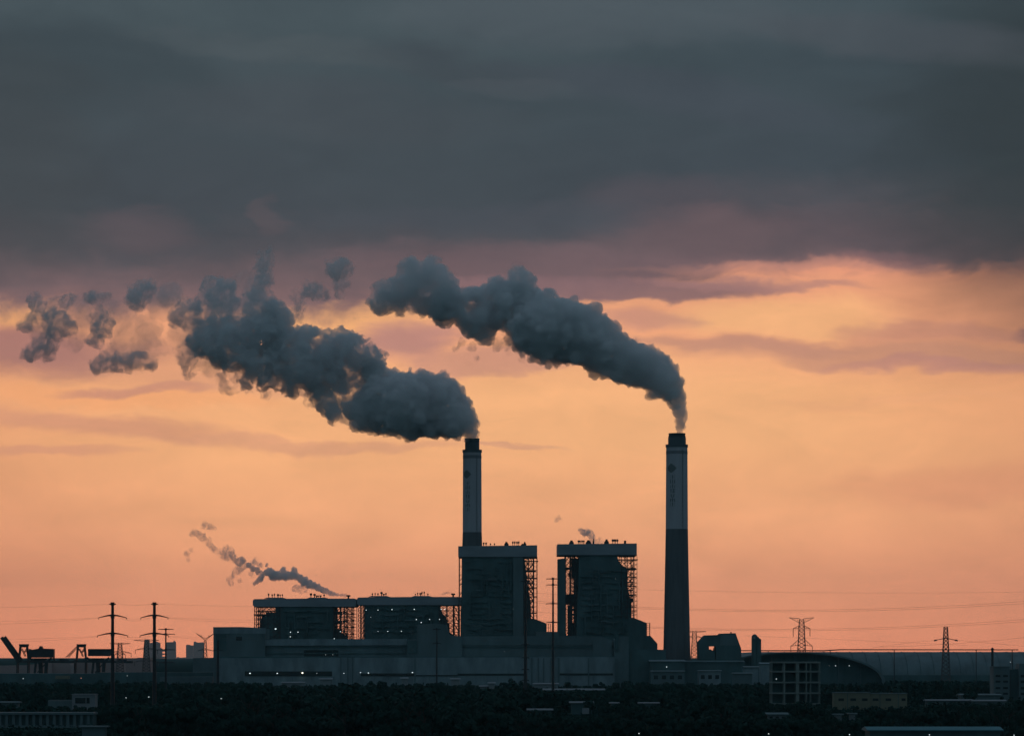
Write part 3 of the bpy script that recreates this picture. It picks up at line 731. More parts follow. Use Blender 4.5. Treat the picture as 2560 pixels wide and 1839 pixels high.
# ------------------------------------------------------------------ port cranes, warehouses, far towers
def crane(dx_, label, boom, D=3600, house=((72, 134), (1620, 1643))):
    t = thing('ship_unloader', label, 'port crane', (X(90 + dx_, D), D, 0), 'ship unloaders at the far quay')
    def b(a, c, w_, mb, yy=0.0): mb.beam((X(a[0] + dx_, D), D + yy, Z(a[1], D)), (X(c[0] + dx_, D), D + yy, Z(c[1], D)), w_, w_ * 1.01)
    if boom:
        mb = MB(); b((4, 1592), (48, 1655), 3.4, mb); b((9, 1591), (52, 1650), 3.4, mb, 6); b((30, 1626), (34, 1622), 4, mb, 3); mb.build('boom', M['steel_dark'], t)
    mb = MB()
    for yy in (0, 9):
        b((50, 1612), (46, 1650), 1.2, mb, yy); b((66, 1612), (70, 1650), 1.2, mb, yy); b((52, 1620), (58, 1630), .8, mb, yy); b((66, 1620), (60, 1630), .8, mb, yy); b((58, 1630), (62, 1640), .8, mb, yy)
    mb.build('a_frame', M['steel_dark'], t)
    MB().prism([(47 + dx_, 1609), (69 + dx_, 1609), (67 + dx_, 1617), (49 + dx_, 1617)], D - 1, 12).build('top_beam', M['steel_dark'], t)
    mb = MB()
    if not boom:
        for yy in (0, 9): b((50, 1612), (20, 1642), .5, mb, yy); b((50, 1614), (26, 1642), .5, mb, yy)
    b((40, 1652), (186, 1654), 2.4, mb); b((40, 1652), (186, 1654), 2.4, mb, 9)
    mb.build('girder', M['steel_dark'], t)
    (h0, h1), (v0, v1) = house
    MB().prism([(h0 + dx_, v0 + 1), (h0 + 8 + dx_, v0 + 3), (h0 + 24 + dx_, v0), (h0 + 27 + dx_, v0 - 6), (h0 + 31 + dx_, v0 - 6), (h0 + 34 + dx_, v0), (h1 + dx_, v0 + 1), (h1 + dx_, v1), (h0 + dx_, v1)] if boom else
               [(h0 + dx_, v0), (h1 + dx_, v0), (h1 + dx_, v1 - 4), (h1 - 8 + dx_, v1), (h0 + dx_, v1)], D + 1, 10).build('machine_house', M['steel_dark'], t)
    mb = MB()
    for a, c in (((72, 1643), (84, 1652)), ((128, 1643), (118, 1652)), ((132, 1643), (136, 1650)), ((148, 1648), (172, 1650)), ((80, 1650), (112, 1650)), ((84, 1647), (116, 1647))):
        b(a, c, 2.2, mb, 4)
    mb.build('house_supports', M['steel_dark'], t)
    for px in (43, 70):
        mb = MB(); b((px, 1652), (px - 1, 1706), 1.5, mb); b((px, 1652), (px - 1, 1706), 1.5, mb, 9); mb.build('leg', M['steel_dark'], t)
    mb = MB(); b((90, 1654), (84, 1706), 2.4, mb); b((116, 1654), (112, 1706), 3.6, mb, 3); b((100, 1654), (102, 1690), 4.5, mb, 5); b((94, 1680), (112, 1660), 1.2, mb); mb.build('leg', M['steel_dark'], t)
    return t
crane(0, 'ship unloader crane with its thick boom raised at the left edge', True)
crane(144, 'ship unloader crane with stay cables, partly behind the first thick line pole', False, 3620, ((76, 136), (1621, 1639)))
D = 3900
def plain(name, label, cat, pts, D, depth, m, grp=None, wins=None):
    t = thing(name, label, cat, (X(sum(p[0] for p in pts) / len(pts), D), D, 0), grp)
    MB().prism(pts, D, depth).build('wall', M[m], t)
    xa, xb = min(p[0] for p in pts), max(p[0] for p in pts); ya = min(p[1] for p in pts)
    if wins:
        nx, ny, y0, y1 = wins
        wm = MB()
        for j in range(ny):
            yy = y0 + (y1 - y0) * j / ny
            wm.pbox(xa + (xb - xa) * .06, xb - (xb - xa) * .06, yy, yy + (y1 - y0) / ny * .45, D - depth * .01 - .4, .5)
        wm.build('window_rows', M['haze_glass'], t)
    return t
M['haze_glass'] = mat('haze-tinted window bands', (.68, .42, .38), .6, .1, .02)  # window bands tinted with the same pinkish haze tone
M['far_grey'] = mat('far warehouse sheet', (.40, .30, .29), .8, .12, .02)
gy = ground_row(3900)
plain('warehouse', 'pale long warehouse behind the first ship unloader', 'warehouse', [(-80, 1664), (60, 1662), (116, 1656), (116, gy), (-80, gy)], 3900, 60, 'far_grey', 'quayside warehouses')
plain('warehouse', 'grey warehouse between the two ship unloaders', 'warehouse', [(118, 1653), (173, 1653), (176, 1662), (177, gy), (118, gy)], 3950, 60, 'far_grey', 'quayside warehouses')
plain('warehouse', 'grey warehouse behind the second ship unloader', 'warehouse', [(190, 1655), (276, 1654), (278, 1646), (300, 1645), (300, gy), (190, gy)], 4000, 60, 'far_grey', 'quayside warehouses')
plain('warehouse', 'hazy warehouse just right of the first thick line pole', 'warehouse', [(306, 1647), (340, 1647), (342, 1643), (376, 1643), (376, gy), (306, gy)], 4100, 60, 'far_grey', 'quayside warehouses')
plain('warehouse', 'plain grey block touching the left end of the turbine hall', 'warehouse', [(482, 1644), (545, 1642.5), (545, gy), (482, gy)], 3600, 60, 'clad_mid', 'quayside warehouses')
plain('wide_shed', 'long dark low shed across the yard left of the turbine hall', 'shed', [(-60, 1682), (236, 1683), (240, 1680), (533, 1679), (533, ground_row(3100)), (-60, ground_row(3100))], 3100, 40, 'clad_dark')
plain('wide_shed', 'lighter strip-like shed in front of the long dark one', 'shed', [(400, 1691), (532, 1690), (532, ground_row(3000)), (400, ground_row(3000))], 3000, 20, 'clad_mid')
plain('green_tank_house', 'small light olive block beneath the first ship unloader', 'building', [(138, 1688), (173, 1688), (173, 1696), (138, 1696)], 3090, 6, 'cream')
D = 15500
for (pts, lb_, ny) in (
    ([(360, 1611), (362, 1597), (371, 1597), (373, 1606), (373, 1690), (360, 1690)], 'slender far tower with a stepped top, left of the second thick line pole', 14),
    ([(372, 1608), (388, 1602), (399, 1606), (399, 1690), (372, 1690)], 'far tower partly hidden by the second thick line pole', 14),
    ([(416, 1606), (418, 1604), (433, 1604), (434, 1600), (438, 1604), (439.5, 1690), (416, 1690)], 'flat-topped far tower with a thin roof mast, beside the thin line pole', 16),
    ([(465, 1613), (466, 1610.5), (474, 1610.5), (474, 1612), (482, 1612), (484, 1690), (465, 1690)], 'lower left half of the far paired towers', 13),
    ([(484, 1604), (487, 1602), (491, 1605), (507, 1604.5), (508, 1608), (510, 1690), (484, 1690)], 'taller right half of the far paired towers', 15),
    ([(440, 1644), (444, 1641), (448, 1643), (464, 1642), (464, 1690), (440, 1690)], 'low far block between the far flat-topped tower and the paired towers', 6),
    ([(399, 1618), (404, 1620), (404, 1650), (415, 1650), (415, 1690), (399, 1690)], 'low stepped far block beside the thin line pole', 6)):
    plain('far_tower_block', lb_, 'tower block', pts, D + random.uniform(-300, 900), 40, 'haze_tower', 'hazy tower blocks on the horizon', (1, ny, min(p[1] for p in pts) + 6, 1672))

# ------------------------------------------------------------------ pylons and line poles
def lattice_mast(mb, x, y, H, wb, wt, n, w_):
    for k in range(n):
        f0, f1 = k / n, (k + 1) / n
        a = wb + (wt - wb) * f0; b = wb + (wt - wb) * f1
        z0, z1 = H * f0, H * f1
        for sx_, sy in ((-1, -1), (1, -1), (1, 1), (-1, 1)):
            mb.beam((x + sx_ * a / 2, y + sy * a / 2, z0), (x + sx_ * b / 2, y + sy * b / 2, z1), w_)
        for sy in (-1, 1):
            mb.beam((x - a / 2, y + sy * a / 2, z0), (x + b / 2, y + sy * b / 2, z1), w_ * .6); mb.beam((x + a / 2, y + sy * a / 2, z0), (x - b / 2, y + sy * b / 2, z1), w_ * .6)
            mb.beam((x - b / 2, y + sy * b / 2, z1), (x + b / 2, y + sy * b / 2, z1), w_ * .6)
def truss_arm(mb, x, y, z, L, drop, w_, side, h=3.0):
    tip = (x + side * L, y, z + drop)
    for sy in (-1, 1):
        mb.beam((x, y + sy, z), tip, w_); mb.beam((x, y + sy, z + h), tip, w_)
    for k in (1, 2, 3):
        f_ = k / 4; mb.beam((x + side * L * f_, y, z + drop * f_), (x + side * L * (f_ - .12), y, z + h * (1 - f_) + drop * f_ + .3), w_ * .6)
    return tip
def insul(mb, tip, L=4.0, r=.3): mb.tube([tip, (tip[0], tip[1], tip[2] - L)], r, 6)
D = 3800
t = thing('lattice_pylon', 'wide-armed lattice pylon standing up behind the conveyor', 'pylon', (X(2004, D), D, 0), 'lattice pylons')
px = D / FPX; x = X(2004, D)
mb = MB(); lattice_mast(mb, x, D, Z(1547, D), 12, 5.0, 16, .55); mb.build('mast', M['zinc'], t)
for z_, L, dr, h in ((1545, 31, 1.0, -5), (1570, 21, 0, 3.5), (1611, 27, -1.5, 7)):
    for sd_ in (-1, 1):
        mb = MB(); tip = truss_arm(mb, x + sd_ * 2.4, D, Z(z_, D), L * px - 2.4, dr, .5, sd_, h)
        if z_ > 1560: insul(mb, tip, 9 if z_ < 1600 else 7, .35)
        mb.build('arm', M['zinc'], t)
D = 3300
t = thing('lattice_pylon', 'slim lattice pylon with one pair of drooping arms, right of the coal shed arch', 'pylon', (X(2364.5, D), D, 0), 'lattice pylons')
x = X(2364.5, D); px = D / FPX
mb = MB(); lattice_mast(mb, x, D, Z(1566, D), 8.5, 3.4, 14, .6); mb.build('mast', M['zinc'], t)
for sd_ in (-1, 1):
    mb = MB(); tip = (x + sd_ * 28 * px, D, Z(1600, D)); mb.beam((x, D, Z(1594, D)), tip, .7); mb.tube([(tip[0] - 2 * sd_, D, tip[2] + .3), (tip[0] + .5 * sd_, D, tip[2])], .9, 6); mb.build('arm', M['zinc'], t)
D = 3300
for (cx, top, base, arms, lb_) in ((1736, 1576, 10, ((1576, 26), (1592, 18)), 'lattice pylon peeping out right behind the foot of the free-standing chimney'),
        (300, 1606, 9, ((1606, 22), (1630, 24), (1634, 10)), 'lattice pylon right of the first thick line pole, before the warehouses'),
        (366, 1598, 9, ((1598, 28), (1622, 24), (1652, 26)), 'lattice pylon just left of the second thick line pole')):
    t = thing('lattice_pylon', lb_, 'pylon', (X(cx, D), D, 0), 'lattice pylons')
    x = X(cx, D); mb = MB(); lattice_mast(mb, x, D, Z(top, D), base, 3.2, 14, .5); mb.build('mast', M['zinc'], t)
    for z_, L in arms:
        for sd_ in (-1, 1):
            mb = MB(); tip = truss_arm(mb, x + sd_ * 1.5, D, Z(z_, D), L * D / FPX, -.6, .4, sd_, -1.6 if z_ == top else 1.8)
            if z_ != top: insul(mb, tip, 4, .25)
            mb.build('arm', M['zinc'], t)
D = 4000
t = thing('lattice_pylon', 'pylon with a forked Y-shaped head beside the left end of the turbine hall', 'pylon', (X(513, D), D, 0), 'lattice pylons')
x = X(513, D); p_ = D / FPX
mb = MB(); lattice_mast(mb, x, D, Z(1600, D), 7, 2.4, 10, .5); mb.build('mast', M['zinc'], t)
for sd_ in (-1, 1):
    mb = MB(); a = (x, D, Z(1600, D)); b = (x + sd_ * 22 * p_, D, Z(1582.5, D))
    mb.beam(a, b, .6); mb.beam((x, D + 1, Z(1596, D)), b, .6); mb.beam((x + sd_ * 9 * p_, D, Z(1590, D)), (x + sd_ * 9 * p_, D, Z(1586, D)), .5); mb.build('arm', M['zinc'], t)
    mb = MB(); mb.beam((x, D, Z(1620, D)), (x + sd_ * 20 * p_, D, Z(1626, D)), .6); mb.beam((x, D, Z(1624, D)), (x + sd_ * 20 * p_, D, Z(1626, D)), .4); mb.build('arm', M['zinc'], t)

def pole(px, top, D, r0, r1, arms, label, curved=True):
    t = thing('line_pole', label, 'line pole', (X(px, D), D, 0), 'tubular steel line poles')
    x = X(px, D); H = Z(top, D)
    MB().lathe((x, D, 0), [(r0, 0), (r0 + (r1 - r0) * .5, H * .5), (r1, H)], 16).build('pole_shaft', M['steel_dark'], t, True)
    tips = []
    for (y, L, rise) in arms:
        for sd_ in (-1, 1):
            mb = MB(); z = Z(y, D); Lm = L * D / FPX
            if rise: mb.tube([(x, D, z + rise * .9), (x + sd_ * Lm * .45, D, z + rise * .55), (x + sd_ * Lm, D, z - rise * .3)], [.42, .3, .16], 8)
            else: mb.tube([(x, D, z), (x + sd_ * Lm, D, z)], [.36, .22], 8)
            tip = (x + sd_ * Lm, D, z - rise * .3); tips.append(tip)
            mb.build('crossarm', M['steel_dark'], t)
            ib = MB(); ib.tube([tip, (tip[0], D, tip[2] - (.8 if y != top else .3))], .14, 6); ib.build('insulator', M['steel_dark'], t)
        MB().lathe((x, D, Z(y, D) - .6), [(r1 + .28, 0), (r1 + .28, 1.4)], 14).build('flange', M['steel_dark'], t)
    return t, tips
T1 = pole(281.5, 1509, 1500, 1.0, .62, [(1509, 8, 0), (1541.5, 35, 1.0), (1586.5, 38, 1.0)], 'thick dark line pole with two pairs of curved arms before the ship unloaders')
T2 = pole(386, 1509, 1500, 1.0, .62, [(1509, 8, 0), (1541.5, 34, 1.0), (1586.5, 36, 1.0)], 'thick dark line pole at left with curved arms, in front of the far towers')
T3 = pole(414.5, 1572, 2300, .8, .45, [(1572, 19, 0), (1584, 22, 0), (1623, 22, 0), (1655, 22, 0)], 'thin line pole with straight arms right beside the second thick pole')
T4 = pole(1382.5, 1445.5, 2200, .95, .5, [(1446, 16, 0), (1461, 16, 0), (1508, 17, 0), (1554.5, 16, 0)], 'tall dark line pole standing in the gap between the two tall boiler houses')
T5 = pole(1313.5, 1452, 2000, 1.0, .55, [(1452, 12, 0), (1610, 10, 0), (1643, 9, 0), (1672, 9, 0), (1699, 9, 0)], 'dark line pole in front of the tall boiler house at its right side')
T6 = pole(1092, 1572, 2400, .55, .35, [(1572, 10, 0), (1607, 10, 0)], 'thin dark line pole in front of the turbine hall, left of the tall boiler house')
T7 = pole(545, 1600, 2500, 1.1, .8, [(1624, 12, 0)], 'stubby dark pole against the left end of the turbine hall')
t = thing('vent_mast', 'short thick dark mast with a knob, near the right edge', 'mast', (X(2481, 2600), 2600, 0))
MB().lathe((X(2481, 2600), 2600, 0), [(.95, 0), (.95, Z(1624, 2600))], 14).build('mast_shaft', M['steel_dark'], t, True)
MB().lathe((X(2481, 2600), 2600, Z(1624, 2600)), [(1.2, 0), (1.3, .6), (.8, 1.6), (.3, 2)], 14).build('mast_cap', M['steel_dark'], t, True)

# cables
def cable(label, pts, D0, D1, r=.12, group='overhead power cables', sag=None):
    out = []; n = 40
    xs_ = [p[0] for p in pts]; ys_ = [p[1] for p in pts]
    # smooth curve through the given rows
    co = np.polyfit(xs_, ys_, min(2, len(pts) - 1))
    for k in range(n + 1):
        f_ = k / n; px = xs_[0] + (xs_[-1] - xs_[0]) * f_; py = float(np.polyval(co, px)); D_ = D0 + (D1 - D0) * f_
        out.append((X(px, D_), D_, Z(py, D_)))
    o = MB().tube(out, r * .62, 5).build('power_cable', M['wire']); tag(o, label, 'cable', group); return o
lo = 'thin power cable, '
cable(lo + 'topmost one of those right of the second tall boiler house', [(1360, 1466), (1700, 1474), (2100, 1482), (2600, 1478)], 3100, 3300, .09)
for k, (a, b_, c_) in enumerate(((1510, 1526, 1496), (1514, 1530, 1502))):
    cable(lo + ('upper' if k == 0 else 'lower') + ' of the pair sagging above the wide-armed pylon', [(1345, a - 6), (1700, a + 5), (2000, b_), (2300, b_ - 6), (2620, c_)], 3000, 3200, .13)
for k, (a, b_, c_) in enumerate(((1560, 1573, 1540), (1563, 1577, 1546))):
    cable(lo + ('upper' if k == 0 else 'lower') + ' of the pair passing the middle of the wide-armed pylon', [(1345, a - 8), (1700, a + 4), (2060, b_), (2350, b_ - 9), (2620, c_)], 3000, 3200, .13)
cable(lo + 'falling leftward from the arm of the slim pylon to the coal shed', [(2336, 1600), (2270, 1606), (2180, 1619)], 3300, 3240, .11)
cable(lo + 'falling rightward from the arm of the slim pylon to the right edge', [(2393, 1599), (2480, 1607), (2600, 1618)], 3300, 3240, .11)
cable(lo + 'climbing rightward low behind the slim pylon', [(2200, 1616), (2400, 1607), (2600, 1588)], 3450, 3350, .12)
cable(lo + 'lowest one over the coal shed arch', [(1860, 1588), (2150, 1600), (2420, 1612)], 3450, 3350, .10)
lev = [(1509, 1, 'shield wire'), (1543, 2, 'upper'), (1589, 2, 'lower')]
for (y, n_, nm) in lev:
    for k in range(n_):
        d_ = k * 5
        cable(f'power cable at the {nm} arms running left from the first thick pole{", the lower strand" if k else ""}', [(-80, y + 9 + d_ * 1.6), (120, y + 6 + d_), (246 if n_ > 1 else 274, y + d_ * .3)], 1420, 1500, .045)
        cable(f'power cable at the {nm} arms between the two thick poles{", the lower strand" if k else ""}', [(300, y + d_ * .3), (340, y + 3 + d_), (375, y + d_ * .3)], 1500, 1500, .045)
        cable(f'power cable at the {nm} arms running right from the second thick pole{", the lower strand" if k else ""}', [(395 if n_ == 1 else 420, y + d_ * .3), (520, y + 4 + d_), (640, y + 6 + d_)], 1500, 1900, .05)
cable('power cable crossing the boiler house gap, upper one', [(1340, 1482), (1380, 1484), (1400, 1486)], 2990, 2990, .1)
cable('power cable crossing the boiler house gap, lower one', [(1340, 1529), (1380, 1532), (1400, 1534)], 2990, 2990, .1)

# ------------------------------------------------------------------ lamps
ORD = ['first', 'second', 'third', 'fourth', 'fifth', 'sixth', 'seventh', 'eighth', 'ninth', 'tenth', 'eleventh', 'twelfth', 'thirteenth']
def lamp(px, py, D, r, m, label, group, post=False):
    r *= .78
    x, z = X(px, D), Z(py, D)
    t = thing('lamp_post' if post else 'floodlight', label, 'lamp', (x, D, 0 if post else z), group)
    MB().lathe((x, D, z - r * .55), [(r * .3, 0), (r * .8, r * .2), (r, r * .55), (r * .8, r * .95), (r * .3, r * 1.15)], 12).build('bulb', M[m], t, True)
    MB().box(x - r * 1.1, x + r * 1.1, D + r * .2, D + r * 1.4, z + r * .7, z + r * .95).build('hood', M['steel_dark'], t)
    if post: MB().lathe((x, D + r * 1.2, 0), [(.14, 0), (.09, z + r * .8)], 8).build('post', M['steel_dark'], t)
    else: MB().box(x - .1, x + .1, D + r * .6, D + r * 1.4 + .8, z + r * .2, z + r * .8).build('bracket', M['steel_dark'], t)
hall = [(625, 1682, .85, 'lamp'), (693, 1682, .7, 'lamp'), (756, 1681, .95, 'lamp_warm'), (792, 1682, .5, 'lamp_dim'), (859.5, 1682, .45, 'lamp'), (901.5, 1680, .5, 'lamp'), (921, 1681, .65, 'lamp'), (1031, 1680, .65, 'lamp')]
for k, (a, b_, r_, m_) in enumerate(hall):
    lamp(a, b_, 2884.5 - 1.6, r_, m_, f'{ORD[k]} lit lamp from the left along the turbine hall wall' + (', warm and brightest' if k == 2 else ''), 'lamps along the turbine hall wall')
lamp(814, 1635.5, 2903, .4, 'lamp_dim', 'left one of two faint lamps in the loading bay recess', 'loading bay lamps')
lamp(832, 1635.5, 2903, .4, 'lamp_dim', 'right one of two faint lamps in the loading bay recess', 'loading bay lamps')
for (a, b_, r_, m_, lb_) in ((689, 1571, 1.0, 'lamp', 'bright wide lamp, leftmost on the first low boiler house'), (726, 1579, .6, 'lamp', 'upper lamp of the stacked pair on the first low boiler house'),
        (745, 1579, .6, 'lamp', 'lamp right beside the stacked pair on the first low boiler house'), (726, 1590.7, .6, 'lamp', 'lower lamp of the stacked pair on the first low boiler house'),
        (835.5, 1595.5, .5, 'lamp', 'lowest lamp at the right foot of the first low boiler house'), (851, 1577.7, .5, 'lamp', 'lamp high by the slanted duct of the first low boiler house')):
    lamp(a, b_, 3008, r_, m_, lb_, 'lamps on the first low boiler house')
top = [(915.6, 1524, .5), (945, 1524, .5), (980, 1522.7, .6), (1035.6, 1522, .6), (1103, 1522, .6), (1112, 1522, .6)]
for k, (a, b_, r_) in enumerate(top): lamp(a, b_, 3008, r_, 'lamp', f'{ORD[k]} lamp from the left in the top row of the second low boiler house', 'lamps on the second low boiler house')
mid = [(926.7, 1542, .4, 'lamp_dim'), (1041, 1547.5, .6, 'lamp'), (1074, 1547.5, .5, 'lamp'), (1099, 1547, .5, 'lamp')]
for k, (a, b_, r_, m_) in enumerate(mid): lamp(a, b_, 3008, r_, m_, f'{ORD[k]} lamp from the left in the middle row of the second low boiler house', 'lamps on the second low boiler house')
lamp(1053, 1555, 2990, .6, 'lamp', 'lone lamp just below the middle row of the second low boiler house', 'lamps on the second low boiler house')
for k, (a, b_) in enumerate(((945, 1577), (969.5, 1577), (1003.4, 1576.6))): lamp(a, b_, 3008, .5 if k else .35, 'lamp', f'{ORD[k]} lamp from the left in the bottom row of the second low boiler house', 'lamps on the second low boiler house')
lamp(1283, 1521.5, 2996, .3, 'lamp_dim', 'faint lamp halfway up the stair tower of the boiler house before the chimney', 'lone plant lamps')
lamp(1539, 1445.6, 2997, .3, 'lamp_dim', 'faint lamp high on the front of the boiler house nearer the free-standing chimney', 'lone plant lamps')
lamp(1261, 1627, 2900, .3, 'lamp_dim', 'faint lamp on the upper hall wall under the tall boiler house', 'lone plant lamps')
lamp(1666.6, 1666, 2876, .55, 'lamp', 'bright lamp under the pale roof edge below the free-standing chimney', 'lone plant lamps')
lamp(2089, 1663, 3040, .45, 'lamp', 'left lamp shining in the open end of the coal shed', 'coal shed lamps')
lamp(2123, 1663, 3040, .45, 'lamp', 'right lamp shining in the open end of the coal shed', 'coal shed lamps')
lamp(2073, 1663, 3040, .25, 'lamp_dim', 'faintest lamp at the far left of the open end of the coal shed', 'coal shed lamps')
lamp(1940.7, 1696, 1795, .3, 'lamp', 'lamp inside the concrete frame building', 'lone plant lamps')
lamp(58, 1695, 3050, .7, 'lamp_dim', 'pale yard lamp beneath the first ship unloader', 'yard lamps at the quay', True)
lamp(202.6, 1694, 3050, .55, 'lamp_red', 'reddish yard lamp beneath the second ship unloader', 'yard lamps at the quay', True)
lamp(318, 1688, 3050, .5, 'lamp_dim', 'dim yard lamp right of the first thick line pole', 'yard lamps at the quay', True)
lamp(2526, 1654, 1990, .35, 'lamp_dim', 'dim street lamp rising before the block of flats at the right edge', 'street lamps', True)
lamp(553, 1745, 1650, .5, 'lamp_dim', 'dim street lamp in the dark trees below the end of the turbine hall', 'street lamps', True)
lamp(315, 1743, 1650, .45, 'lamp_dim', 'dim street lamp between the two thick line poles, the left one', 'street lamps', True)
lamp(372, 1741, 1650, .5, 'lamp_dim', 'dim street lamp just left of the second thick line pole', 'street lamps', True)
for k, (a, b_) in enumerate(((1597.5, 1832), (1921.6, 1833), (2123.7, 1835), (2323.6, 1835.5), (2535, 1836.5))):
    lamp(a, b_, 1000, .20, 'lamp', f'{ORD[k]} small street lamp from the left along the bottom edge', 'street lamps', True)

# ------------------------------------------------------------------ steam
def steam_mat(name, dens, color=(.955, .965, .975), g_=.0, skin=.05, torn=None):
    m = bpy.data.materials.new(name); m.use_nodes = True; n_ = m.node_tree; n_.nodes.clear(); q = G(n_)
    out = q.n('ShaderNodeOutputMaterial'); v = q.n('ShaderNodeVolumePrincipled')
    v.inputs['Color'].default_value = (*color, 1); v.inputs['Density'].default_value = dens; v.inputs['Anisotropy'].default_value = g_
    if torn:    # the density breaks up into curls: (size in metres, threshold, softness)
        size, thr, soft = torn
        t = q.n('ShaderNodeTexCoord'); nz = q.noise(t.outputs['Object'], 1.0 / size, 5, .58, .9)
        mr = q.n('ShaderNodeMapRange'); q.put(mr.inputs[0], nz.outputs['Fac']); mr.inputs[1].default_value = thr; mr.inputs[2].default_value = thr + soft
        mr.inputs[3].default_value = 0; mr.inputs[4].default_value = dens
        n_.links.new(mr.outputs[0], v.inputs['Density'])
        m.cycles.volume_step_rate = .35
    n_.links.new(v.outputs[0], out.inputs['Volume'])
    # a breath of scattering right at the skin, the rest of the light passes on into the volume
    tr = q.n('ShaderNodeBsdfTransparent'); df = q.n('ShaderNodeBsdfDiffuse'); df.inputs[0].default_value = (*color, 1)
    mx = q.n('ShaderNodeMixShader'); mx.inputs[0].default_value = skin
    n_.links.new(tr.outputs[0], mx.inputs[1]); n_.links.new(df.outputs[0], mx.inputs[2]); n_.links.new(mx.outputs[0], out.inputs['Surface'])
    return m
M['steam'] = steam_mat('dense steam', .20, skin=.03)
M['steam_tail'] = steam_mat('ragged steam', .26, skin=.004, torn=(14, .415, .12))
M['steam_mid'] = steam_mat('thinning steam', .22, skin=.002, torn=(15, .40, .15))
M['steam_torn'] = steam_mat('torn steam', .16, skin=.002, torn=(9, .40, .20))
M['steam_thin'] = steam_mat('thin steam', .13, skin=.001, torn=(10, .45, .2))
M['steam_veil'] = steam_mat('veil of steam', .034, skin=.0005, torn=(24, .34, .3))
M['steam_small'] = steam_mat('small dense steam', .40, skin=.03)
M['steam_mid2'] = steam_mat('small thinning steam', .42, skin=.002, torn=(5, .40, .2))
M['steam_thin2'] = steam_mat('small thin steam', .24, skin=.001, torn=(5, .40, .3))

import bmesh
from mathutils.noise import fractal
_ico = {}
def ico(sub):
    if sub not in _ico:
        bm = bmesh.new(); bmesh.ops.create_icosphere(bm, subdivisions=sub, radius=1.0)
        _ico[sub] = (np.array([v.co[:] for v in bm.verts]), [tuple(v.index for v in f.verts) for f in bm.faces]); bm.free()
    return _ico[sub]
def texture(name, kind, size, depth=2):
    t = bpy.data.textures.new(name, kind)
    t.noise_scale = size
    if kind == 'CLOUDS': t.noise_depth = depth
    if kind == 'VORONOI': t.distance_metric = 'DISTANCE'; t.noise_intensity = 1.0
    return t
def steam(name, label, puffs, D, m, voxel, seed, group=None, kids=22, cauli=1.0, squash=.9, flow=0.0, cat='steam plume', spread=.45, ragged=False, hole=.0):
    rn = random.Random(seed); V = []; F = []; nb = 0
    sc = D / FPX
    allp = []
    for (px, py, r) in puffs:
        R_ = r * sc
        c0 = np.array((X(px, D), D + rn.uniform(-spread, spread) * R_, Z(py, D)))
        if ragged:
            # torn steam: no solid core, a crowd of small curls with gaps where the air has eaten it
            cnt = int(26 + R_ * 3.2)
            for k in range(cnt):
                d = np.array([rn.gauss(0, 1) for _ in range(3)]); d /= np.linalg.norm(d) + 1e-6
                q = rn.random() ** .5
                c = c0 + d * R_ * q
                if fractal(Vector(c) / (R_ * .9 + 3), 1.0, 2.0, 3) < hole - .55 * (1 - q): continue
                allp.append((c[0], c[1], c[2], max(voxel * 1.2, R_ * rn.uniform(.14, .40) * (1.2 - .45 * q))))
            continue
        allp.append((c0[0], c0[1], c0[2], R_))
        for gen in range(2):
            for k in range(kids * (1 if gen == 0 else 3)):
                d = np.array([rn.gauss(0, 1) for _ in range(3)]); d /= np.linalg.norm(d) + 1e-6
                kr = R_ * (rn.uniform(.13, .34) if gen == 0 else rn.uniform(.06, .14)) * cauli
                if kr < voxel * 1.2: 
                    if gen: break
                    kr = voxel * 1.2
                c = c0 + d * (R_ * 1.0 - kr * rn.uniform(-.05, .6) + (rn.uniform(0, .14) * R_ if gen else 0))
                allp.append((c[0], c[1], c[2], kr))
    for (x, y, z, r_) in allp:
        vs, fs = ico(3 if r_ > 12 else 2 if r_ > 2 else 1)
        P_ = vs * r_
        if flow: P_ = P_ + np.outer(P_[:, 2] * flow, (1, 0, 0))
        P_ = P_ + np.array((x, y, z)); V.append(P_); F += [tuple(i + nb for i in f) for f in fs]; nb += len(vs)
    V = np.concatenate(V); org = np.array((X(puffs[0][0], D), D, Z(puffs[0][1], D))); V -= org
    me = bpy.data.meshes.new('tmp'); me.from_pydata(V.tolist(), [], F)
    o = bpy.data.objects.new('tmp', me); COL.objects.link(o)
    md = o.modifiers.new('r', 'REMESH'); md.mode = 'VOXEL'; md.voxel_size = voxel
    big = max(p[2] for p in puffs) * sc
    am = min(big, 28.0)
    for (tx, st, mid) in ((texture('curl', 'CLOUDS', max(voxel * 3, am * .22), 3), am * .20 * cauli, .48), (texture('fine curl', 'CLOUDS', voxel * 2.6, 2), voxel * 2.4, .5)):
        d = o.modifiers.new('d', 'DISPLACE'); d.texture = tx; d.strength = st; d.mid_level = mid; d.texture_coords = 'LOCAL'
    dg = bpy.context.evaluated_depsgraph_get()
    nm = bpy.data.meshes.new_from_object(o.evaluated_get(dg))
    bpy.data.objects.remove(o); bpy.data.meshes.remove(me)
    nm.name = name; nm.materials.clear(); nm.materials.append(M[m])
    nm.polygons.foreach_set('use_smooth', [True] * len(nm.polygons))
    ob = bpy.data.objects.new(name, nm); COL.objects.link(ob); ob.location = org
    return tag(ob, label, cat, group)

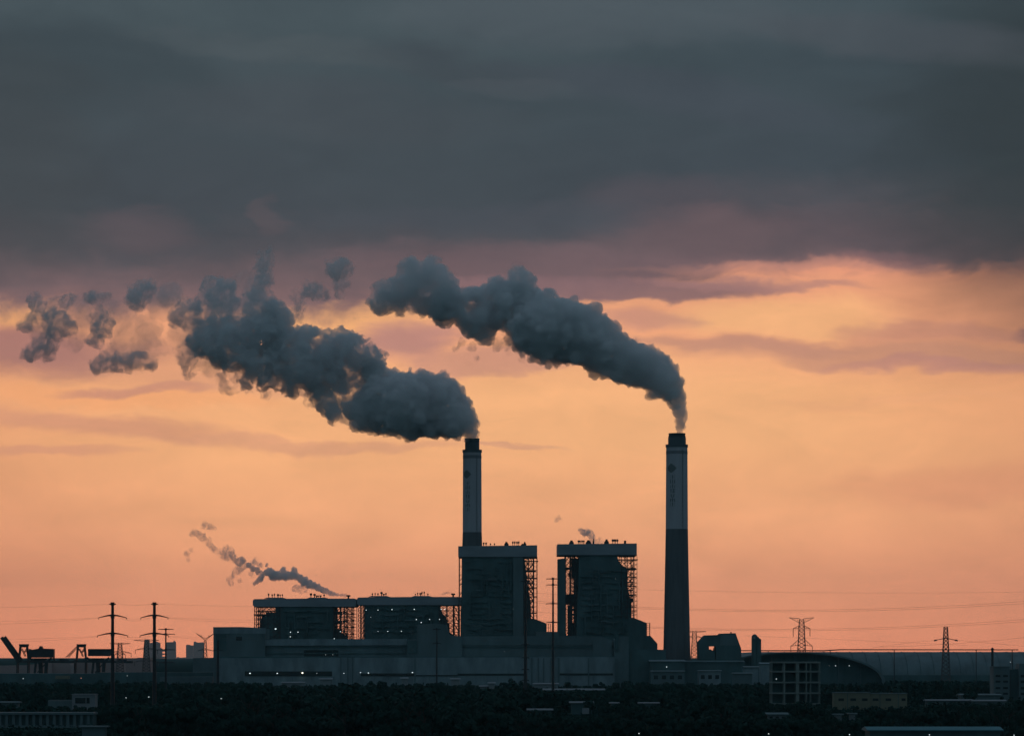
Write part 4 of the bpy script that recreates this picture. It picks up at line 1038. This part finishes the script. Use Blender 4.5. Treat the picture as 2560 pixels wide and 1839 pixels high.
PD1, PD2 = 3150, 3000
plume_a = [(1180, 1093, 16), (1179, 1078, 18), (1172, 1060, 24), (1160, 1045, 34), (1135, 1048, 48), (1112, 1025, 64), (1085, 1012, 78), (1050, 1012, 78), (1010, 1010, 78), (965, 1008, 74), (930, 1030, 50), (902, 1048, 30), (890, 1065, 16),
    (1112, 947, 16), (1075, 940, 14), (935, 900, 34), (948, 905, 20), (905, 885, 40), (870, 872, 46), (850, 900, 55), (940, 945, 26), (820, 880, 60), (800, 930, 60), (838, 960, 42), (820, 1000, 38), (840, 1035, 26), (800, 970, 40), (868, 1010, 26), (912, 1003, 36), (893, 960, 24), (930, 930, 32), (872, 1030, 24),
    (770, 862, 50), (760, 920, 56), (735, 870, 52), (720, 920, 48), (700, 850, 38), (705, 890, 46), (722, 965, 28), (690, 940, 34), (668, 950, 24), (655, 965, 16), (700, 800, 36), (680, 775, 26), (700, 765, 16), (790, 985, 20), (850, 1048, 14), (835, 1055, 12), (738, 985, 13)]
def tail(plume, pf, D, seed):
    o = steam('plume_tail', '', pf, D, 'steam_tail', 1.4, seed)
    del o['category']; o['label'] = 'ragged trailing end of the plume with torn gaps'
    o.location = o.location - plume.location; o.parent = plume
i_ = plume_a.index((935, 900, 34))
pa = steam('steam_plume', 'huge dark billowing steam plume streaming left from the chimney behind the boiler house', plume_a[:i_] + [(935, 930, 34), (912, 1003, 30)], PD1, 'steam', 1.4, 1, 'steam plumes from the chimneys')
tail(pa, plume_a[i_:], PD1, 101)
plume_b = [(1702, 1083, 9), (1703, 1068, 11), (1703, 1050, 14), (1700, 1028, 19), (1694, 1005, 24), (1684, 985, 30), (1672, 965, 38), (1655, 950, 46), (1640, 930, 48), (1615, 920, 52), (1585, 910, 56), (1550, 898, 58), (1505, 876, 64),
    (1525, 818, 16), (1622, 880, 20), (1652, 903, 22), (1478, 845, 62), (1450, 838, 76), (1410, 828, 82), (1365, 822, 82), (1330, 812, 72), (1300, 770, 66), (1265, 765, 64), (1228, 765, 60), (1200, 800, 46), (1190, 778, 58), (1160, 765, 48), (1172, 825, 22),
    (1212, 840, 26), (1120, 765, 46), (1110, 790, 30)]
j_ = plume_b.index((1330, 812, 72))
pb = steam('steam_plume', 'long dark steam plume arching up and left from the free-standing chimney', plume_b[:j_], PD2, 'steam', 1.4, 2, 'steam plumes from the chimneys')
tail(pb, plume_b[j_:], PD2, 102)
# softer upper and outer parts of the second plume are ragged bodies of their own that have drifted on
steam('steam_cloud', 'broad ragged block of steam at the far end of the arching plume', [(1105, 760, 44), (1110, 720, 40), (1095, 745, 46), (1070, 700, 52), (1080, 668, 32), (1025, 680, 36), (1045, 690, 40), (1020, 720, 40), (985, 735, 38), (955, 755, 34), (950, 722, 24), (1000, 755, 30), (1050, 740, 44), (1090, 775, 24), (1060, 770, 22)], PD2, 'steam_mid', 1.5, 3, 'torn steam clouds', spread=.5)
steam('steam_cloud', 'soft tuft of steam rising off the crest of the arching plume', [(1300, 715, 44), (1295, 692, 30), (1292, 675, 16), (1265, 735, 36), (1240, 725, 26), (1232, 706, 14), (1330, 740, 26), (1190, 735, 22)], PD2, 'steam_mid', 1.4, 4, 'torn steam clouds')
steam('steam_cloud', 'thin wisp hooked along the upper right edge of the arching plume', [(1478, 780, 8), (1490, 785, 12), (1505, 795, 14), (1515, 800, 10), (1590, 848, 10), (1597, 855, 10)], PD2, 'steam_thin', 1.0, 5, 'torn steam clouds', cauli=1.2)
steam('steam_cloud', 'thin wisps hanging below the arching plume', [(1255, 850, 16), (1275, 860, 18), (1300, 870, 16), (1270, 880, 10), (1240, 868, 14), (1155, 855, 12), (1140, 872, 10), (1180, 868, 14), (1190, 895, 8), (1307, 895, 12)], PD2, 'steam_thin', 1.0, 6, 'torn steam clouds', cauli=1.2)
TC = 'torn steam clouds'
mids = [
    ('broad broken mass of steam at the tail of the huge plume', [(640, 850, 56), (600, 855, 48), (560, 850, 44), (520, 845, 38), (495, 850, 26), (640, 910, 40), (600, 900, 34), (560, 880, 34), (620, 950, 20), (670, 830, 40), (500, 820, 20)]),
    ('tall upright puff of steam above the tail of the huge plume', [(545, 730, 30), (530, 745, 26), (560, 760, 28), (548, 785, 26), (575, 715, 14), (505, 760, 16)]),
    ('lumpy puff of steam left of the tall upright one', [(455, 785, 24), (478, 775, 22), (440, 790, 16), (490, 795, 18), (470, 800, 18)]),
    ('rounded dark puff of steam, highest of those far left', [(350, 732, 24), (335, 748, 20), (366, 722, 18), (375, 718, 12), (322, 752, 12), (345, 765, 12)]),
    ('flat-bottomed bar of steam hanging lowest at far left', [(248, 910, 18), (242, 920, 12), (270, 904, 20), (298, 903, 19), (325, 902, 19), (350, 900, 18), (372, 903, 16), (380, 915, 10), (312, 915, 14)]),
    ('leaning column puff of steam, third from the left edge', [(250, 790, 15), (258, 808, 18), (250, 825, 22), (240, 845, 18), (228, 850, 12), (262, 830, 14), (246, 770, 9), (232, 745, 15), (222, 742, 10), (255, 742, 10), (268, 740, 9)]),
    ('dark round puff alone above the gap in the huge plume', [(785, 727, 18), (798, 733, 14), (772, 722, 15), (765, 730, 12), (812, 738, 10)]),
    ('blurred puff of steam above the round one over the gap', [(850, 668, 22), (832, 672, 17), (865, 672, 14), (845, 685, 14)]),
    ('narrow wisp column rising over the tail of the huge plume', [(666, 655, 14), (668, 635, 12), (650, 640, 10), (660, 672, 16), (645, 745, 22), (652, 720, 20), (658, 695, 18), (635, 770, 24), (665, 765, 26), (640, 795, 26), (628, 815, 24)])]
for k, (lb_, pf) in enumerate(mids):
    pf = [(a_, b_, c_ * 1.22) for a_, b_, c_ in pf]
    steam('steam_cloud', lb_, pf, PD1, 'steam_mid' if k < 1 else 'steam_torn', 1.2, 20 + k, TC, kids=26, cauli=1.2 if k < 1 else 1.7)
thins = [
    ('thin streaky steam nearest the left edge, slanting', [(85, 745, 12), (92, 765, 15), (98, 785, 14), (75, 808, 16), (90, 800, 12), (112, 790, 10), (55, 815, 10)]),
    ('thin hooked steam below the slanting one at the left edge', [(80, 882, 18), (102, 868, 18), (118, 880, 14), (125, 893, 9), (135, 862, 12), (118, 845, 12)]),
    ('ragged column of thinning steam, second from the left edge', [(130, 790, 16), (145, 805, 20), (160, 815, 20), (140, 825, 20), (175, 822, 14), (128, 845, 12), (165, 755, 12), (178, 745, 10)]),
    ('faint veil of steam around the far left puffs', [(270, 775, 20), (200, 790, 24), (150, 780, 26), (110, 830, 26), (190, 840, 24), (300, 790, 24), (320, 830, 30), (350, 860, 30), (300, 860, 24), (380, 820, 20), (372, 800, 14), (400, 760, 26), (420, 740, 26), (400, 870, 16)]),
    ('faint veil of steam between the tall upright puff and the broken mass', [(510, 800, 30), (480, 850, 30), (470, 890, 24), (540, 900, 34), (590, 790, 40), (450, 830, 24), (620, 720, 30), (590, 740, 24), (430, 740, 24), (640, 800, 24)]),
    ('ringlet of thin steam below the broken mass', [(468, 900, 18), (475, 925, 14), (460, 880, 14), (550, 945, 10), (560, 965, 12), (575, 975, 10), (590, 950, 12), (600, 965, 10), (625, 985, 8), (610, 930, 16), (480, 880, 20)]),
    ('thin wisp falling beside the round puff over the gap', [(750, 750, 14), (745, 775, 12), (740, 800, 12), (760, 800, 8), (845, 712, 12), (850, 735, 10), (860, 705, 10), (740, 735, 12)]),
    ('thin fringe of steam under the middle of the huge plume', [(765, 975, 14), (785, 990, 14), (775, 1008, 10), (870, 1045, 14), (880, 1060, 10), (890, 950, 12), (905, 985, 12), (665, 985, 10), (850, 1025, 14)])]
for k, (lb_, pf) in enumerate(thins):
    pf = [(a_, b_, c_ * 1.3) for a_, b_, c_ in pf]
    steam('steam_cloud', lb_, pf, PD1 + 30, 'steam_torn' if k < 3 else 'steam_veil' if k in (3, 4) else 'steam_thin', 1.3, 40 + k, TC, kids=26, cauli=1.8)
# small plumes off the roofs
steam('steam_wisp', 'small dark steam trail blowing left from the roof pipe of the first low boiler house',
    [(868, 1488, 2.5), (860, 1487.5, 3), (852, 1486.5, 3.8), (843, 1486, 4.6), (834, 1484, 5.6), (825, 1481, 6.6), (815, 1477, 7.5), (805, 1473, 8.5), (794, 1468, 9), (783, 1463, 10), (772, 1458, 11), (760, 1452, 12), (748, 1443, 10), (736, 1436, 11), (735, 1425, 8),
     (722, 1438, 11), (710, 1438, 12), (708, 1424, 8), (697, 1439, 12), (684, 1437, 13), (676, 1428, 10), (667, 1430, 9), (666, 1412, 5), (658, 1436, 6), (652, 1428, 5), (655, 1446, 5)], 3018, 'steam_small', .6, 60, 'roof steam', kids=18, cauli=1.5)
steam('steam_wisp', 'dark knots of steam just left of the small dark steam trail', [(622, 1412, 8), (632, 1421, 8), (643, 1423, 7), (644, 1431, 6), (650, 1448, 8), (642, 1454, 6), (636, 1459, 5), (655, 1440, 6)], 3018, 'steam_small', .7, 61, 'roof steam', kids=14, cauli=1.1)
steam('steam_wisp', 'squarish knot of thinning steam further left than the dark knots', [(584, 1391, 9), (578, 1384, 9), (592, 1402, 9.8), (600, 1401, 11.2), (608, 1400, 8.4), (598, 1408, 8.4)], 3018, 'steam_mid2', .7, 62, 'roof steam', kids=14, cauli=1.1)
steam('steam_wisp', 'pale drifting end of the small steam trail, highest and leftmost', [(567, 1373, 12.6), (576, 1376, 11.2), (560, 1388, 12.6), (548, 1380, 9.8), (572, 1394, 11.2), (535, 1372, 9.8), (525, 1362, 9.8), (518, 1352, 9.8), (505, 1342, 11.2), (498, 1336, 9.8), (524, 1348, 7.0), (488, 1330, 9.8), (480, 1334, 8.4), (514, 1313, 11.2), (524, 1316, 9.8), (536, 1320, 7.0),
     (467, 1384, 8.4), (476, 1374, 7.0), (470, 1396, 7.0)], 3018, 'steam_thin2', .8, 63, 'roof steam', kids=14, cauli=1.1)
steam('steam_wisp', 'pale shreds of steam hanging under the squarish knot', [(610, 1414, 11.2), (598, 1420, 14.0), (590, 1430, 11.2), (583, 1440, 8.4), (575, 1450, 9.8), (578, 1460, 7.0), (600, 1450, 7.0), (636, 1402, 11.2), (650, 1412, 8.4), (628, 1434, 8.4), (738, 1470, 9.8), (750, 1472, 11.2), (762, 1474, 8.4)], 3018, 'steam_thin2', .8, 64, 'roof steam', kids=14, cauli=1.1)
steam('steam_wisp', 'small leaning puff of steam on the roof of the second tall boiler house', [(1482, 1356, 7.0), (1480, 1349, 8.4), (1480, 1341, 9.8), (1476, 1333, 9.8), (1470, 1329, 8.4), (1463, 1332, 9.8), (1456, 1328, 8.4), (1450, 1324, 5.6), (1488, 1352, 5.6)], 3015, 'steam_mid2', .7, 65, 'roof steam', kids=14, cauli=1.1)
steam('steam_wisp', 'faint tatter of steam beside the leaning puff on that roof', [(1495, 1352, 7.0), (1502, 1353, 7.0), (1500, 1346, 5.6), (1508, 1356, 4.2)], 3015, 'steam_thin2', .7, 66, 'roof steam', kids=14, cauli=1.1)
steam('steam_wisp', 'tiny faint scrap of steam floating above and between the tall boiler houses', [(1396, 1292, 5.6), (1393, 1298, 5.6), (1400, 1296, 5.6), (1390, 1302, 4.2), (1398, 1289, 4.2)], 3015, 'steam_thin2', .6, 67, 'roof steam', kids=14, cauli=1.1)
steam('steam_wisp', 'small flat wisp from the roof pipe of the second low boiler house', [(1130, 1483, 2), (1124, 1481, 3), (1117, 1480.5, 3.5), (1110, 1483, 4), (1103, 1486, 3)], 3018, 'steam_mid2', .5, 68, 'roof steam', kids=10, cauli=1.2)

# ------------------------------------------------------------------ trees
def crown_mesh(seed, n, r, h, conical=False):
    rn = random.Random(seed); V = []; F = []
    lobes = []
    for k in range(9):
        a = rn.uniform(0, 2 * math.pi); q = rn.uniform(.1, .62); z = rn.uniform(.15, .88)
        if conical: q *= (1 - z) * 1.1
        lobes.append((math.cos(a) * r * q, math.sin(a) * r * q, h * z, r * rn.uniform(.34, .55) * ((1.15 - z) if conical else 1)))
    for k in range(n):
        lx, ly, lz, lr = rn.choice(lobes)
        d = Vector((rn.gauss(0, 1), rn.gauss(0, 1), rn.gauss(0, 1))).normalized() * lr * rn.uniform(.55, 1.08) ** .7
        c = Vector((lx, ly, lz)) + Vector((d.x, d.y, d.z * .85))
        if c.z < 0: c.z *= -.2
        s_ = rn.uniform(.35, .85) * r / 5
        nrm = (d.normalized() + Vector((rn.uniform(-.6, .6), rn.uniform(-.6, .6), rn.uniform(-.6, .6)))).normalized()
        u = nrm.cross(Vector((0, 0, 1)));
        if u.length < .01: u = Vector((1, 0, 0))
        u.normalize(); v = nrm.cross(u); b = len(V)
        rt = rn.uniform(0, 6.28); u, v = u * math.cos(rt) + v * math.sin(rt), v * math.cos(rt) - u * math.sin(rt)
        V += [tuple(c + u * s_), tuple(c + v * s_ * .7), tuple(c - u * s_ * .9), tuple(c - v * s_ * .75)]
        F.append((b, b + 1, b + 2, b + 3))
    me = bpy.data.meshes.new('crown'); me.from_pydata(V, [], F); me.materials.append(M['leaf']); return me
def trunk_mesh(seed, h):
    rn = random.Random(seed); mb = MB()
    mb.tube([(0, 0, -.2), (rn.uniform(-.1, .1), 0, h * .4), (rn.uniform(-.3, .3), rn.uniform(-.3, .3), h * .8)], [.32, .22, .1], 8)
    for k in range(5):
        a = rn.uniform(0, 6.28); z = h * rn.uniform(.35, .65)
        mb.tube([(0, 0, z), (math.cos(a) * h * .12, math.sin(a) * h * .12, z + h * .1), (math.cos(a) * h * .24, math.sin(a) * h * .24, z + h * .24)], [.13, .08, .04], 5)
    me = bpy.data.meshes.new('trunk'); me.from_pydata(mb.v, [], mb.f); me.materials.append(M['bark']); return me
protos = []
for k in range(6):
    con = k >= 4
    r, h = (4.2, 9.0) if not con else (2.6, 10.5)
    protos.append((crown_mesh(100 + k, 1500, r, h - 1.2, con), trunk_mesh(200 + k, h), con))
# windows in the belt through which the photograph shows huts and sheds: (px0, px1, top row, their distance, row below which trees may stand)
clear = [(1925, 2056, 1757, 1800), (2082, 2272, 1766, 1750), (2482, 2600, 1740, 2000), (2314, 2514, 1756, 1800), (176, 242, 1764, 1700), (116, 180, 1764, 1700), (-80, 236, 1822, 1330), (200, 266, 1836, 1130), (2170, 2505, 1829, 1010),
         (1318, 1382, 1778, 1500), (1424, 1484, 1786, 1560), (1598, 1648, 1760, 1600), (1524, 1548, 1760, 1600), (1918, 1970, 1792, 1430), (2084, 2142, 1796, 1480), (0, 48, 1760, 1640), (1356, 1514, 1727, 2560),
         (702, 762, 1712, 2740), (798, 830, 1712, 2700), (1126, 1150, 1712, 2680), (1198, 1238, 1722, 2660), (1332, 1397, 1718, 2690), (1002, 1020, 1708, 2700), (1626, 1712, 1706, 2800), (1745, 1804, 1708, 2800), (1835, 1928, 1706, 2650)]
lampw = [(1597.5, 1822, 1000), (1921.6, 1823, 1000), (2123.7, 1825, 1000), (2323.6, 1825, 1000), (2535, 1827, 1000), (553, 1738, 1650), (315, 1736, 1650), (372, 1734, 1650), (58, 1690, 3050), (203, 1690, 3050)]
for (a, y, d) in lampw: clear.append((a - 9, a + 9, y + 18, d))
rows = [(1125, 7, 1.2), (1160, 7, 1.15), (1195, 9, 1.2), (1240, 9, 1.2), (1290, 9, 1.2), (1340, 9, 1.2), (1400, 9, 1.2)] + [(1400 + 62 * k, 8.5, 1.2 - .028 * k) for k in range(1, 21)]
n_ind = 0; wood_v = []; wood_f = []
rt_ = random.Random(77)
MARKS = [(0, 'under the raised crane boom'), (150, 'under the second ship unloader'), (281, 'at the first thick line pole'), (386, 'at the second thick line pole'), (500, 'left of the turbine hall'),
    (640, 'below the hall end block'), (760, 'below the brightest hall lamp'), (900, 'below the middle hall lamps'), (1050, 'below the thin hall pole'), (1180, 'below the left chimney'), (1313, 'below the pole by the boiler house'),
    (1400, 'below the gap between boiler houses'), (1500, 'below the right tall boiler house'), (1600, 'below the hall right end'), (1692, 'below the free-standing chimney'), (1800, 'below the transfer house'), (1890, 'below the silo tower'),
    (1990, 'below the concrete frame'), (2120, 'around the left half of the cream building'), (2230, 'around the right half of the cream building'), (2364, 'below the slim pylon'), (2481, 'below the knobbed mast'), (2560, 'at the right edge')]
def belt(D, px):
    z = 'nearest dark belt' if D < 1260 else 'second dark belt' if D < 1420 else 'middle woodland'
    return z, min(MARKS, key=lambda m_: abs(m_[0] - px))[1]
for D, sp, hs in rows:
    x = X(-60, D)
    while x < X(2620, D):
        x += sp * rt_.uniform(.55, 1.15)
        d = D + rt_.uniform(-30, 30)
        px = 1280 + x * FPX / d
        sz = hs * (rt_.uniform(.55, 1.1) if rt_.random() < .72 else rt_.uniform(1.1, 1.55))
        k = rt_.choice((0, 1, 2, 3, 0, 1, 2, 3, 4, 5)) if px < 2060 else rt_.choice((0, 1, 2, 3, 4, 5, 4, 5))
        htop = sz * (9.0 if k < 4 else 10.8)
        # the wood stands lower left of the plant
        topl = HOR + (CAMZ - htop) * FPX / d
        hw_ = (4.2 if k < 4 else 2.6) * sz * FPX / d
        lim = 1702
        if 2240 < px < 2480: lim = 1688
        elif px > 2480 or 1860 < px < 2100: lim = 1706
        elif px < 560: lim = 1700
        elif 1230 < px < 1300: lim = 1694
        elif 1600 < px < 1860: lim = 1704
        sh = 0
        if topl < lim:
            sz *= max(.45, (CAMZ - (lim - HOR) * d / FPX) / htop)
        bad = False
        for (a, b_, yb, dd) in clear:
            if d < dd + 4 and a - hw_ < px < b_ + hw_ and HOR + (CAMZ - sz * (9.0 if k < 4 else 10.8)) * FPX / d < yb:
                sz = (CAMZ - (yb - HOR) * d / FPX) / (9.0 if k < 4 else 10.8)   # only low scrub grows in front of these
                if sz < .16: bad = True
            if -6 < d - dd < 26 and a - hw_ < px < b_ + hw_: bad = True
        if bad: continue
        cm, tm, con = protos[k]
        ang = rt_.uniform(0, 6.28)
        if n_ind < 295:
            z_, s2 = belt(d, px)
            t = bpy.data.objects.new('conifer_tree' if con else 'broadleaf_tree', None); COL.objects.link(t)
            t.location = (x, d, 0); t.rotation_euler = (0, 0, ang); t.scale = (sz * rt_.uniform(.85, 1.25),) * 2 + (sz,)
            tag(t, ('narrow pointed' if con else 'rounded leafy') + f' tree in the {z_}, {s2}', 'tree', f'{"pointed" if con else "rounded"} trees in the {z_}, {s2}')
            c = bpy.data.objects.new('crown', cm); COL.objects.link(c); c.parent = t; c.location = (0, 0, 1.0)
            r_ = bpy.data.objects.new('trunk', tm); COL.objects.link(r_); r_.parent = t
            n_ind += 1
        else:
            co = np.empty(len(cm.vertices) * 3); cm.vertices.foreach_get('co', co); co = co.reshape(-1, 4, 3)[:520]; mid_ = co.mean(1, keepdims=True); co = ((co - mid_) * 1.7 + mid_).reshape(-1, 3)
            co = co * sz; ca, sa_ = math.cos(ang), math.sin(ang)
            co = np.stack([co[:, 0] * ca - co[:, 1] * sa_ + x, co[:, 0] * sa_ + co[:, 1] * ca + d, co[:, 2] + .8], 1)
            wood_v.append(co)
print('individual trees', n_ind, 'woodland', len(wood_v))
wv = np.concatenate(wood_v); nq = len(wv) // 4
me = bpy.data.meshes.new('woodland')
me.vertices.add(len(wv)); me.vertices.foreach_set('co', wv.ravel())
me.loops.add(nq * 4); me.loops.foreach_set('vertex_index', np.arange(nq * 4))
me.polygons.add(nq); me.polygons.foreach_set('loop_start', np.arange(nq) * 4); me.polygons.foreach_set('loop_total', np.full(nq, 4))
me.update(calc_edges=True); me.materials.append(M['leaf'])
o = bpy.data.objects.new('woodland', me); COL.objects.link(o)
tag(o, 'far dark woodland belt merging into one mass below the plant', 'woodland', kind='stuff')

# low dark scrub over the open ground between the trees and buildings
rs = np.random.RandomState(4); n_ = 60000
dd = 1120 + 2300 * rs.rand(n_) ** 1.3; pxx = rs.uniform(-40, 2600, n_)
keep = np.ones(n_, bool)
c_ = np.stack([(pxx - 1280) * dd / FPX, dd, rs.rand(n_) ** 1.5 * 1.5 + .05], 1)
sz_ = rs.uniform(.4, 1.0, (n_, 1)) * (dd / 1500)[:, None]
u_ = rs.normal(size=(n_, 3)); u_ /= np.linalg.norm(u_, axis=1, keepdims=True); w_ = rs.normal(size=(n_, 3)); w_ -= (w_ * u_).sum(1, keepdims=True) * u_; w_ /= np.linalg.norm(w_, axis=1, keepdims=True)
u_[:, 2] *= .6; w_[:, 2] *= .6
sv = np.stack([c_ + u_ * sz_, c_ + w_ * sz_, c_ - u_ * sz_, c_ - w_ * sz_], 1).reshape(-1, 3)
me = bpy.data.meshes.new('scrub'); me.vertices.add(len(sv)); me.vertices.foreach_set('co', sv.ravel())
me.loops.add(n_ * 4); me.loops.foreach_set('vertex_index', np.arange(n_ * 4)); me.polygons.add(n_)
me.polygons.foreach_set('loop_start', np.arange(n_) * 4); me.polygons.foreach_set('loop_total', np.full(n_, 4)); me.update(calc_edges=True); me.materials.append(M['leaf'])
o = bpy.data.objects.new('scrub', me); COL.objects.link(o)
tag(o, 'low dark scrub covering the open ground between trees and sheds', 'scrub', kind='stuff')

# ------------------------------------------------------------------ haze
HAZE = 2.0e-5
hm = bpy.data.materials.new('haze air'); hm.use_nodes = True; hm.node_tree.nodes.clear()
q = G(hm.node_tree); out = q.n('ShaderNodeOutputMaterial'); v = q.n('ShaderNodeVolumePrincipled')
v.inputs['Color'].default_value = (.52, .88, .97, 1); v.inputs['Density'].default_value = HAZE; v.inputs['Anisotropy'].default_value = .2
hm.node_tree.links.new(v.outputs[0], out.inputs['Volume'])
if HAZE > 0:
    o = MB().box(-14500, 14500, -2500, 18500, -1.5, 460).build('haze', hm); o['kind'] = 'stuff'; o['label'] = 'thin dusk haze over the whole plain'; o['category'] = 'haze'

# drop bookkeeping
for o in S.objects:
    if '_w' in o.keys(): del o['_w']
print('objects', len(S.objects))
